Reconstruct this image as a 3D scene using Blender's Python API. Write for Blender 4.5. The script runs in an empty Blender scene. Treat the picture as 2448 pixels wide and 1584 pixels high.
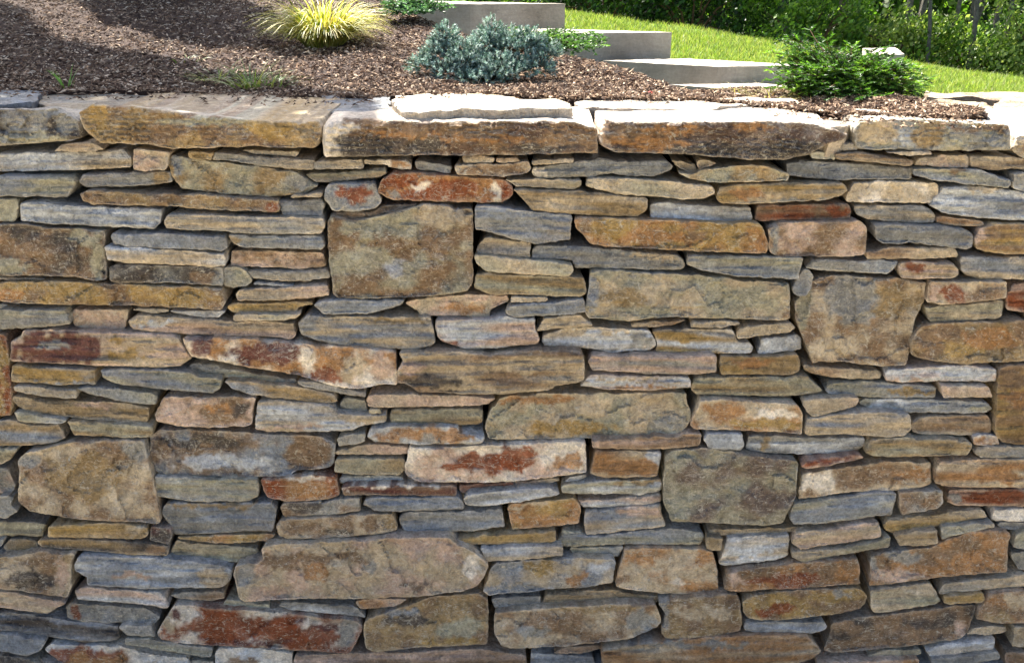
import bpy, math, random
import numpy as np
from mathutils import Vector, noise
from mathutils.geometry import delaunay_2d_cdt

# ------------------------------------------------------------------ camera, sky, sun, exposure
SC = bpy.context.scene
COL = SC.collection
EYE = (0.0, -2.0, 1.75)
PITCH = math.radians(21.7)
FPX = 2351.0                       # focal length in pixels of the 2448 x 1584 photograph
cam_d = bpy.data.cameras.new('camera')
cam_d.sensor_width = 36.0
cam_d.lens = 36.0 * FPX / 2448.0
cam_d.clip_start = 0.02
cam_d.clip_end = 600.0
cam = bpy.data.objects.new('camera', cam_d)
COL.objects.link(cam)
cam.location = EYE
cam.rotation_euler = (math.radians(90) - PITCH, 0, 0)
SC.camera = cam

SUN_EL = math.radians(50)
SUN_H = Vector((-0.42, 0.91, 0)).normalized()
SUN = Vector((SUN_H.x * math.cos(SUN_EL), SUN_H.y * math.cos(SUN_EL), math.sin(SUN_EL)))
world = bpy.data.worlds.new('World')
SC.world = world
world.use_nodes = True
wn = world.node_tree
wn.nodes.clear()
sky = wn.nodes.new('ShaderNodeTexSky')
sky.sky_type = 'NISHITA'
sky.sun_disc = False
sky.sun_elevation = SUN_EL
sky.sun_rotation = math.atan2(SUN_H.x, SUN_H.y)
sky.air_density = 0.8
sky.dust_density = 4.0
sky.ozone_density = 0.6
bg = wn.nodes.new('ShaderNodeBackground')
bg.inputs['Strength'].default_value = 0.08
wo = wn.nodes.new('ShaderNodeOutputWorld')
wn.links.new(sky.outputs[0], bg.inputs[0])
wn.links.new(bg.outputs[0], wo.inputs[0])
sun_d = bpy.data.lights.new('sun', 'SUN')
sun_d.energy = 4.6
sun_d.angle = math.radians(0.5)
sun_d.color = (1.0, 0.95, 0.87)
sun = bpy.data.objects.new('sun', sun_d)
COL.objects.link(sun)
sun.rotation_euler = SUN.to_track_quat('Z', 'Y').to_euler()
sun.location = (-3, 5, 8)
SC.view_settings.view_transform = 'Standard'
SC.view_settings.look = 'None'
SC.view_settings.gamma = 1.0
SC.view_settings.exposure = 2.45
SC.view_settings.use_curve_mapping = False

R = random.Random(7)
NR = np.random.RandomState(11)

# ------------------------------------------------------------------ helpers
CP, SP = math.cos(PITCH), math.sin(PITCH)

def ray(px, py):
    """direction of the sight line through a point of the photograph (forward part in y)"""
    u = (px - 1224.0) / FPX
    v = -(py - 792.0) / FPX
    return Vector((u, CP + v * SP, -SP + v * CP))

def at_dist(px, py, y):
    """world point on that sight line at depth y"""
    d = ray(px, py)
    t = (y - EYE[1]) / d.y
    return Vector((EYE[0] + d.x * t, y, EYE[2] + d.z * t))

def at_z(px, py, z):
    d = ray(px, py)
    t = (z - EYE[2]) / d.z
    return Vector((d.x * t, EYE[1] + d.y * t, z))

TOPZ, BATTER = 1.41, 0.10

def wall_y(z):
    return -BATTER * (TOPZ - z)

def on_wall(px, py, out):
    d = ray(px, py)
    # y = -B*(T-z) - out
    t = (-BATTER * (TOPZ - EYE[2]) - out - EYE[1]) / (d.y - BATTER * d.z)
    return Vector((d.x * t, EYE[1] + d.y * t, EYE[2] + d.z * t))

def lin(c):
    return tuple(((v / 255.0) / 12.92 if v / 255.0 <= 0.04045 else ((v / 255.0 + 0.055) / 1.055) ** 2.4) for v in c)

def mesh_np(name, verts, faces, mat, parent=None, cols=None, smooth=False, attrs=None):
    verts = np.asarray(verts, dtype=np.float32).reshape(-1, 3)
    faces = np.asarray(faces, dtype=np.int32)
    me = bpy.data.meshes.new(name)
    k = faces.shape[1]
    me.vertices.add(len(verts)); me.vertices.foreach_set('co', verts.ravel())
    me.loops.add(faces.size); me.loops.foreach_set('vertex_index', faces.ravel())
    me.polygons.add(len(faces))
    me.polygons.foreach_set('loop_start', np.arange(0, faces.size, k, dtype=np.int32))
    me.polygons.foreach_set('use_smooth', np.full(len(faces), smooth, dtype=bool))
    me.update(calc_edges=True)
    me.validate()
    if cols is not None:
        a = me.color_attributes.new('col', 'FLOAT_COLOR', 'POINT')
        c4 = np.ones((len(verts), 4), dtype=np.float32); c4[:, :3] = cols
        a.data.foreach_set('color', c4.ravel())
    me.materials.append(mat)
    o = bpy.data.objects.new(name, me)
    COL.objects.link(o)
    if parent is not None:
        o.parent = parent
        o.matrix_parent_inverse = parent.matrix_basis.inverted()
    return o

def thing(name, loc, label, cat, group=None):
    o = bpy.data.objects.new(name, None)
    o.empty_display_size = 0.1
    COL.objects.link(o)
    o.location = loc
    tag(o, label, cat, group)
    return o

def tag(o, label=None, cat=None, group=None, kind=None):
    if label: o['label'] = label
    if cat: o['category'] = cat
    if group: o['group'] = group
    if kind: o['kind'] = kind
    return o

def new_mat(name):
    m = bpy.data.materials.new(name)
    m.use_nodes = True
    nt = m.node_tree
    b = nt.nodes['Principled BSDF']
    return m, nt, b

def N(nt, t, **kw):
    n = nt.nodes.new(t)
    for k, v in kw.items(): setattr(n, k, v)
    return n

def ramp(nt, src, stops):
    r = N(nt, 'ShaderNodeValToRGB')
    el = r.color_ramp.elements
    while len(el) > len(stops): el.remove(el[-1])
    while len(el) < len(stops): el.new(0.5)
    for e, (p, c) in zip(el, stops):
        e.position = p
        e.color = (c, c, c, 1) if not isinstance(c, tuple) else (*c, 1)
    nt.links.new(src, r.inputs[0])
    return r.outputs[0]

def mixc(nt, fac, a, b, mode='MIX'):
    m = N(nt, 'ShaderNodeMix', data_type='RGBA', blend_type=mode)
    if isinstance(fac, (int, float)): m.inputs['Factor'].default_value = fac
    else: nt.links.new(fac, m.inputs['Factor'])
    for i, v in ((6, a), (7, b)):
        if isinstance(v, tuple): m.inputs[i].default_value = (*v, 1)
        else: nt.links.new(v, m.inputs[i])
    return m.outputs[2]

def tex_noise(nt, vec, scale, detail=4, rough=0.6, dist=0.0):
    n = N(nt, 'ShaderNodeTexNoise')
    n.inputs['Scale'].default_value = scale
    n.inputs['Detail'].default_value = detail
    n.inputs['Roughness'].default_value = rough
    n.inputs['Distortion'].default_value = dist
    nt.links.new(vec, n.inputs['Vector'])
    return n.outputs[0]

def mapped(nt, vec, sc):
    m = N(nt, 'ShaderNodeMapping')
    m.inputs['Scale'].default_value = sc
    nt.links.new(vec, m.inputs['Vector'])
    return m.outputs[0]

# ------------------------------------------------------------------ materials
def stone_material(name, streak, mottle):
    m, nt, b = new_mat(name)
    geo = N(nt, 'ShaderNodeNewGeometry')
    pos = geo.outputs['Position']
    att = N(nt, 'ShaderNodeAttribute', attribute_name='col')
    base = att.outputs['Color']
    info = N(nt, 'ShaderNodeObjectInfo')
    off = N(nt, 'ShaderNodeVectorMath', operation='MULTIPLY_ADD')
    comb = N(nt, 'ShaderNodeCombineXYZ')
    for i in range(3): nt.links.new(info.outputs['Random'], comb.inputs[i])
    nt.links.new(comb.outputs[0], off.inputs[0]); off.inputs[1].default_value = (7.3, 3.1, 11.7); nt.links.new(pos, off.inputs[2])
    p = off.outputs[0]
    # broad tone drift
    n1 = tex_noise(nt, p, 14, 5, 0.62, 0.6)
    base = mixc(nt, 1.0, base, ramp(nt, n1, [(0.28, 0.74), (0.5, 1.04), (0.74, 1.30)]), 'MULTIPLY')
    # hue drift: iron-stained and cool areas
    n2 = tex_noise(nt, p, 9, 4, 0.6, 0.4)
    base = mixc(nt, ramp(nt, n2, [(0.52, 0.0), (0.72, 0.12)]), base, lin((150, 112, 72)), 'MIX')
    # horizontal bedding streaks
    ps = mapped(nt, p, (5.5, 5.5, 90))
    n3 = tex_noise(nt, ps, 1.0, 5, 0.7, 0.9)
    base = mixc(nt, streak, base, ramp(nt, n3, [(0.26, 0.42), (0.34, 0.82), (0.50, 1.05), (0.58, 1.12), (0.72, 1.5)]), 'MULTIPLY')
    # fine grain
    n4 = tex_noise(nt, p, 150, 3, 0.75)
    base = mixc(nt, 1.0, base, ramp(nt, n4, [(0.25, 0.66), (0.5, 1.02), (0.75, 1.42)]), 'MULTIPLY')
    n4b = tex_noise(nt, p, 48, 4, 0.7, 0.5)
    base = mixc(nt, 0.8, base, ramp(nt, n4b, [(0.3, 0.62), (0.5, 1.0), (0.7, 1.42)]), 'MULTIPLY')
    # pale mineral veins and scratches
    n5 = tex_noise(nt, p, 16, 7, 0.72, 1.6)
    vein = ramp(nt, n5, [(0.485, 0.0), (0.499, 1.0), (0.501, 1.0), (0.515, 0.0)])
    n6 = tex_noise(nt, p, 7, 3, 0.5)
    gate = ramp(nt, n6, [(0.50, 0.0), (0.62, 1.0)])
    g1 = N(nt, 'ShaderNodeMath', operation='MULTIPLY'); nt.links.new(vein, g1.inputs[0]); nt.links.new(gate, g1.inputs[1])
    g2 = N(nt, 'ShaderNodeMath', operation='MULTIPLY'); nt.links.new(g1.outputs[0], g2.inputs[0]); g2.inputs[1].default_value = 0.25 + 0.35 * mottle
    base = mixc(nt, g2.outputs[0], base, lin((196, 188, 172)), 'MIX')
    if mottle > 0.5:
        pr = N(nt, 'ShaderNodeMapping'); pr.inputs['Rotation'].default_value = (0, 0.7, 0); pr.inputs['Scale'].default_value = (28, 28, 110)
        nt.links.new(p, pr.inputs['Vector'])
        nA = tex_noise(nt, pr.outputs[0], 1.0, 3, 0.6, 2.2)
        pr2 = N(nt, 'ShaderNodeMapping'); pr2.inputs['Rotation'].default_value = (0, -0.9, 0); pr2.inputs['Scale'].default_value = (30, 30, 120)
        nt.links.new(p, pr2.inputs['Vector'])
        nB = tex_noise(nt, pr2.outputs[0], 1.0, 3, 0.6, 2.2)
        mxx = N(nt, 'ShaderNodeMath', operation='MAXIMUM'); nt.links.new(nA, mxx.inputs[0]); nt.links.new(nB, mxx.inputs[1])
        base = mixc(nt, ramp(nt, mxx.outputs[0], [(0.60, 0.0), (0.70, 0.55)]), base, lin((196, 186, 164)), 'MIX')
    # lichen-like pale flecks and dark pits
    n7 = tex_noise(nt, p, 75, 4, 0.8, 1.2)
    fl = ramp(nt, n7, [(0.56, 0.0), (0.66, 0.20 + 0.7 * mottle)])
    base = mixc(nt, fl, base, lin((190, 184, 166)), 'MIX')
    n8 = tex_noise(nt, p, 60, 5, 0.8, 0.8)
    pit = ramp(nt, n8, [(0.30, 0.20 + 0.45 * mottle), (0.40, 0.0)])
    base = mixc(nt, pit, base, lin((52, 46, 42)), 'MIX')
    nt.links.new(base, b.inputs['Base Color'])
    b.inputs['Roughness'].default_value = 0.82
    b.inputs['Specular IOR Level'].default_value = 0.3
    # fine relief
    add = N(nt, 'ShaderNodeMath', operation='MULTIPLY_ADD')
    nt.links.new(n3, add.inputs[0]); add.inputs[1].default_value = 0.9 * streak; nt.links.new(n4b, add.inputs[2])
    add2 = N(nt, 'ShaderNodeMath', operation='MULTIPLY_ADD')
    nt.links.new(n4, add2.inputs[0]); add2.inputs[1].default_value = 0.45; nt.links.new(add.outputs[0], add2.inputs[2])
    add3 = N(nt, 'ShaderNodeMath', operation='MULTIPLY_ADD')
    nt.links.new(n8, add3.inputs[0]); add3.inputs[1].default_value = 0.6; nt.links.new(add2.outputs[0], add3.inputs[2])
    bp = N(nt, 'ShaderNodeBump')
    bp.inputs['Strength'].default_value = 1.0
    bp.inputs['Distance'].default_value = 0.012
    nt.links.new(add3.outputs[0], bp.inputs['Height'])
    nt.links.new(bp.outputs[0], b.inputs['Normal'])
    return m

M_STONE = {'h': stone_material('bedded_stone', 0.85, 0.1),
           'm': stone_material('mottled_stone', 0.25, 0.75),
           'p': stone_material('plain_stone', 0.5, 0.2)}

def simple_noise_mat(name, c0, c1, scale, rough=0.9, bump=0.5, dist=0.01, mid=None):
    m, nt, b = new_mat(name)
    pos = N(nt, 'ShaderNodeNewGeometry').outputs['Position']
    n = tex_noise(nt, pos, scale, 6, 0.7, 0.3)
    stops = [(0.3, lin(c0)), (0.7, lin(c1))] if mid is None else [(0.3, lin(c0)), (0.5, lin(mid)), (0.7, lin(c1))]
    c = ramp(nt, n, stops)
    n2 = tex_noise(nt, pos, scale * 6, 4, 0.7)
    c = mixc(nt, 0.7, c, ramp(nt, n2, [(0.3, 0.7), (0.7, 1.3)]), 'MULTIPLY')
    nt.links.new(c, b.inputs['Base Color'])
    b.inputs['Roughness'].default_value = rough
    b.inputs['Specular IOR Level'].default_value = 0.2
    bp = N(nt, 'ShaderNodeBump'); bp.inputs['Strength'].default_value = bump; bp.inputs['Distance'].default_value = dist
    nt.links.new(n2, bp.inputs['Height']); nt.links.new(bp.outputs[0], b.inputs['Normal'])
    return m

M_CORE = simple_noise_mat('joint_shade_soil', (18, 15, 12), (32, 27, 22), 30)  # soil core, taken near black so its colour carries the joint shade
M_SOIL = simple_noise_mat('mulch_soil', (46, 33, 26), (86, 66, 54), 60, bump=1.0)
M_GROUND = simple_noise_mat('ground_earth', (150, 138, 112), (186, 172, 144), 3)
M_HILL = simple_noise_mat('woodland_floor', (34, 44, 20), (66, 72, 40), 4)
M_TURF = simple_noise_mat('turf_base', (58, 78, 26), (92, 116, 42), 8)

def attr_mat(name, rough=0.7, trans=0.0, spec=0.25, vary=0.25, scale=40, bump=0.0):
    m, nt, b = new_mat(name)
    att = N(nt, 'ShaderNodeAttribute', attribute_name='col')
    pos = N(nt, 'ShaderNodeNewGeometry').outputs['Position']
    n = tex_noise(nt, pos, scale, 3, 0.6)
    c = mixc(nt, 1.0, att.outputs['Color'], ramp(nt, n, [(0.3, 1 - vary), (0.7, 1 + vary)]), 'MULTIPLY')
    nt.links.new(c, b.inputs['Base Color'])
    b.inputs['Roughness'].default_value = rough
    b.inputs['Specular IOR Level'].default_value = spec
    if bump:
        bp = N(nt, 'ShaderNodeBump'); bp.inputs['Strength'].default_value = bump; bp.inputs['Distance'].default_value = 0.003
        nt.links.new(n, bp.inputs['Height']); nt.links.new(bp.outputs[0], b.inputs['Normal'])
    if trans > 0:
        tr = N(nt, 'ShaderNodeBsdfTranslucent')
        nt.links.new(mixc(nt, 1.0, c, (1.1, 1.15, 0.55), 'MULTIPLY'), tr.inputs[0])
        mx = N(nt, 'ShaderNodeMixShader'); mx.inputs[0].default_value = trans
        nt.links.new(b.outputs[0], mx.inputs[1]); nt.links.new(tr.outputs[0], mx.inputs[2])
        nt.links.new(mx.outputs[0], nt.nodes['Material Output'].inputs['Surface'])
    return m

M_LEAF = attr_mat('leaf', 0.5, 0.42, 0.3)
M_SHADE = attr_mat('shade_leaf', 0.6, 0.08, 0.2)
M_NEEDLE = attr_mat('needle', 0.6, 0.12, 0.3)
M_BLADE = attr_mat('grass_blade', 0.5, 0.4, 0.35)
M_CHIP = attr_mat('bark_chip', 0.85, 0.0, 0.15, 0.4, 180)
M_BARK = simple_noise_mat('tree_bark', (84, 80, 72), (146, 140, 128), 20, bump=1.0, dist=0.03)
M_TWIG = simple_noise_mat('twig_bark', (70, 52, 36), (110, 86, 60), 90)

def concrete_mat():
    m, nt, b = new_mat('weathered_concrete')
    pos = N(nt, 'ShaderNodeNewGeometry').outputs['Position']
    n = tex_noise(nt, pos, 3.0, 6, 0.65, 0.5)
    c = ramp(nt, n, [(0.3, lin((134, 126, 112))), (0.7, lin((178, 170, 156)))])
    n2 = tex_noise(nt, mapped(nt, pos, (6, 6, 40)), 1.5, 5, 0.7)
    c = mixc(nt, 0.6, c, ramp(nt, n2, [(0.3, 0.78), (0.7, 1.15)]), 'MULTIPLY')
    n3 = tex_noise(nt, pos, 60, 4, 0.7)
    c = mixc(nt, 0.5, c, ramp(nt, n3, [(0.3, 0.75), (0.7, 1.2)]), 'MULTIPLY')
    nt.links.new(c, b.inputs['Base Color']); b.inputs['Roughness'].default_value = 0.9
    bp = N(nt, 'ShaderNodeBump'); bp.inputs['Strength'].default_value = 0.4; bp.inputs['Distance'].default_value = 0.01
    nt.links.new(n3, bp.inputs['Height']); nt.links.new(bp.outputs[0], b.inputs['Normal'])
    return m
M_CONC = concrete_mat()

# ------------------------------------------------------------------ the setting
def structure(o): return tag(o, kind='structure')

def grid_faces(nu, nv, base=0):
    i = np.arange(nu - 1)[:, None] * nv + np.arange(nv - 1)[None, :]
    i = i.ravel() + base
    return np.stack([i, i + nv, i + nv + 1, i + 1], 1)

def terrain_z(x, y):
    """the far ground: level with the foot of the wall in front, falling away beyond the lawn, wooded hill far off"""
    if y < 0.35: return 0.0
    z = 0.9 * min(1.0, (y - 0.35) / 0.3)
    z -= 0.055 * max(0.0, y - 3.0)
    z -= 0.10 * max(0.0, x - 1.0) * min(1.0, max(0.0, y - 2) / 6.0) * 0.6
    z = max(z, -2.2)
    if y > 34: z += (y - 34) * 0.12
    return z

xs = np.concatenate([np.linspace(-260, -22, 16), np.linspace(-20, 20, 41), np.linspace(22, 260, 16)])
ys = np.concatenate([np.linspace(-60, -3, 12), [-2, -1, 0.1, 0.30, 0.36, 0.66, 1, 2], np.linspace(3, 34, 32), np.linspace(38, 320, 20)])
ysf = np.array([y for y in ys if y <= 0.36]); ysb = np.array([y for y in ys if y >= 0.36])
gv = [(x, y, 0.0) for x in xs for y in ysf]
structure(mesh_np('ground', gv, grid_faces(len(xs), len(ysf)), M_GROUND, smooth=True))
gv = [(x, y, terrain_z(x, y) - (0.25 if 0.3 < y < 12 and -12 < x < 12 else 0.0) if y > 0.37 else 0.0) for x in xs for y in ysb]
structure(mesh_np('hillside', gv, grid_faces(len(xs), len(ysb)), M_HILL, smooth=True))

def prof(px, table):
    return float(np.interp(px, [t[0] for t in table], [t[1] for t in table]))

# mulch bed behind the wall: near edge and far edge along each sight line, with their depths
MN_ROW = [(-1000, 216), (-400, 216), (60, 214), (150, 219), (300, 215), (420, 222), (540, 232), (900, 233), (1000, 228), (1200, 229), (1330, 238), (1700, 240), (1760, 249), (1900, 262), (2050, 277), (2290, 284), (2360, 284)]
MN_Y = [(-400, 0.40), (400, 0.40), (540, 0.34), (900, 0.30), (1200, 0.27), (1700, 0.24), (1760, 0.20), (1900, 0.12), (2050, 0.05), (2290, 0.03), (2360, 0.03)]
MF_ROW = [(-1000, -100), (-400, -100), (860, -60), (940, 22), (1000, 42), (1150, 98), (1300, 128), (1450, 155), (1530, 180), (1600, 212), (1650, 223), (1700, 221), (1740, 218), (1800, 215), (1900, 214), (2050, 226), (2170, 240), (2290, 272), (2360, 282)]
MF_Y = [(-400, 3.6), (800, 3.4), (1000, 2.2), (1150, 1.8), (1300, 1.35), (1450, 1.1), (1530, 0.95), (1600, 0.62), (1700, 0.60), (1900, 0.62), (2170, 0.40), (2290, 0.16), (2360, 0.06)]

def mulch_pt(px, t):
    rn, rf = prof(px, MN_ROW), prof(px, MF_ROW)
    yn, yf = prof(px, MN_Y), prof(px, MF_Y)
    a, b = at_dist(px, rn, yn), at_dist(px, rf, yf)
    p = a.lerp(b, t)
    k = min(1.0, 4 * t * (1 - t) + 0.15)
    p.z += 0.022 * k * noise.fractal(p * 3.0, 1.0, 2.0, 3) + 0.009 * noise.noise(p * 20) * k
    return p

def mulch_at(px, row):
    """point of the mulch surface seen at (px,row)"""
    lo, hi = 0.0, 1.0
    for _ in range(18):
        m = (lo + hi) / 2
        p = mulch_pt(px, m)
        d = p - Vector(EYE)
        f = d.y * CP - d.z * SP
        v = (d.y * SP + d.z * CP) / f
        r = 792 - v * FPX
        if r > row: lo = m
        else: hi = m
    return mulch_pt(px, (lo + hi) / 2)

mv, NU, NV = [], 230, 64
for i in range(NU):
    px = -1000 + i * (3360.0 / (NU - 1))
    base = mulch_pt(px, 0.0)
    mv.append((base.x, base.y, base.z - 0.15))
    for j in range(NV):
        mv.append(tuple(mulch_pt(px, (j / (NV - 1)) ** 1.2)))
    e = mulch_pt(px, 1.0)
    mv.append((e.x + 0.05, e.y + 0.18, e.z - 0.07))
    mv.append((e.x + 0.15, e.y + 0.9, e.z - 0.75))
e0 = mv[:NV + 3]
mv = [(x - 0.9, y, z - 0.9) for x, y, z in e0] + mv
NU += 1
structure(mesh_np('mulch_bed', mv, grid_faces(NU, NV + 3), M_SOIL, smooth=True))

# bark chips: uncountable, one object
def chips():
    pal = np.array([lin(c) for c in [(94, 74, 58), (122, 100, 80), (152, 130, 108), (60, 44, 34), (192, 172, 146), (108, 84, 64), (78, 60, 48), (136, 114, 92)]])
    V, F, C = [], [], []
    n = 0
    for k in range(78000):
        px = R.uniform(-380, 2340) if k > 6000 else R.uniform(-1000, -380)
        t = R.random() ** 1.25
        p = mulch_pt(px, t)
        if p.y > 2.6 and R.random() < 0.5: continue
        L = R.uniform(0.003, 0.013) * (2.2 if R.random() < 0.04 else 1); W = R.uniform(0.001, 0.0038)
        a = R.uniform(0, math.tau); tl = R.gauss(0, 0.35); rl = R.gauss(0, 0.5)
        ux, uy, uz = math.cos(a) * math.cos(tl), math.sin(a) * math.cos(tl), math.sin(tl)
        vx, vy, vz = -math.sin(a) * math.cos(rl), math.cos(a) * math.cos(rl), math.sin(rl)
        z = p.z + R.uniform(0.0, 0.006)
        V += [(p.x + ux * L + vx * W * .4, p.y + uy * L + vy * W * .4, z + uz * L + vz * W * .4),
              (p.x + vx * W, p.y + vy * W, z + vz * W + 0.001),
              (p.x - ux * L, p.y - uy * L, z - uz * L),
              (p.x - vx * W, p.y - vy * W, z - vz * W),
              (p.x, p.y, z + 0.0035)]
        F += [(n, n + 1, n + 4), (n + 1, n + 2, n + 4), (n + 2, n + 3, n + 4), (n + 3, n, n + 4)]
        c = pal[R.randrange(len(pal))] * R.uniform(0.7, 1.25)
        C += [c] * 5
        n += 5
    for k in range(1500):
        px = R.uniform(-100, 2300)
        p = mulch_pt(px, 0.0)
        p.y -= R.random() ** 2.5 * 0.16; p.z = max(TOPZ + 0.006, p.z) + R.uniform(0.0, 0.006)
        if 900 < px < 1780: p.z += 0.016
        L = R.uniform(0.003, 0.011); W = R.uniform(0.001, 0.003); a = R.uniform(0, math.tau)
        ux, uy, vx, vy = math.cos(a) * L, math.sin(a) * L, -math.sin(a) * W, math.cos(a) * W
        V += [(p.x + ux, p.y + uy, p.z), (p.x + vx, p.y + vy, p.z), (p.x - ux, p.y - uy, p.z - .002), (p.x - vx, p.y - vy, p.z), (p.x, p.y, p.z + 0.003)]
        F += [(n, n + 1, n + 4), (n + 1, n + 2, n + 4), (n + 2, n + 3, n + 4), (n + 3, n, n + 4)]
        C += [pal[R.randrange(len(pal))] * R.uniform(0.7, 1.25)] * 5
        n += 5
    return mesh_np('bark_mulch', V, F, M_CHIP, cols=np.array(C))
tag(chips(), 'brown shredded bark mulch spread behind the stone wall', 'mulch', kind='stuff')

# ------------------------------------------------------------------ stone wall
PAL = {k: np.array(lin(c)) for k, c in {
    'v': (84, 66, 54), 'b': (125, 130, 134), 'k': (176, 179, 179), 'g': (132, 131, 124), 'd': (70, 64, 58), 't': (168, 153, 127),
    'e': (146, 142, 120), 'o': (138, 118, 84), 'y': (150, 125, 76), 'a': (150, 112, 72), 'r': (120, 64, 34),
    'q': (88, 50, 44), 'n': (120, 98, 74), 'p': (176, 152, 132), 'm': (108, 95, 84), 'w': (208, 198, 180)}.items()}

wall = thing('stone_wall', (0, 0, 0), 'dry stacked retaining wall of tan, grey and rusty flat stones under a mulch bed', 'stone wall')

def fr(x, y, z, o=3):
    return noise.fractal(Vector((x, y, z)), 1.0, 2.1, o)

def refine(poly, step, jit, seed):
    P = [Vector(p) for p in poly]
    # knock the corners off slightly
    Q = []
    n = len(P)
    for i in range(n):
        a, b, c = P[i - 1], P[i], P[(i + 1) % n]
        la, lc = (a - b).length, (c - b).length
        ca, cc = min(0.2 * la, 3.0), min(0.2 * lc, 3.0)
        Q.append(b + (a - b).normalized() * ca if la > 0 else b)
        Q.append(b + (c - b).normalized() * cc if lc > 0 else b)
    out = []
    n = len(Q)
    for i in range(n):
        a, b = Q[i], Q[(i + 1) % n]
        L = (b - a).length
        m = max(1, int(round(L / step)))
        nrm = Vector((-(b - a).y, (b - a).x)).normalized() if L > 0 else Vector((0, 0))
        for j in range(m):
            q = a.lerp(b, j / m)
            w = jit * (noise.noise(Vector((q.x * 0.035, q.y * 0.035, seed))) * 1.3 + noise.noise(Vector((q.x * 0.12, q.y * 0.12, seed + 5))) * 1.3)
            out.append(q + nrm * w)
    return out

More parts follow.
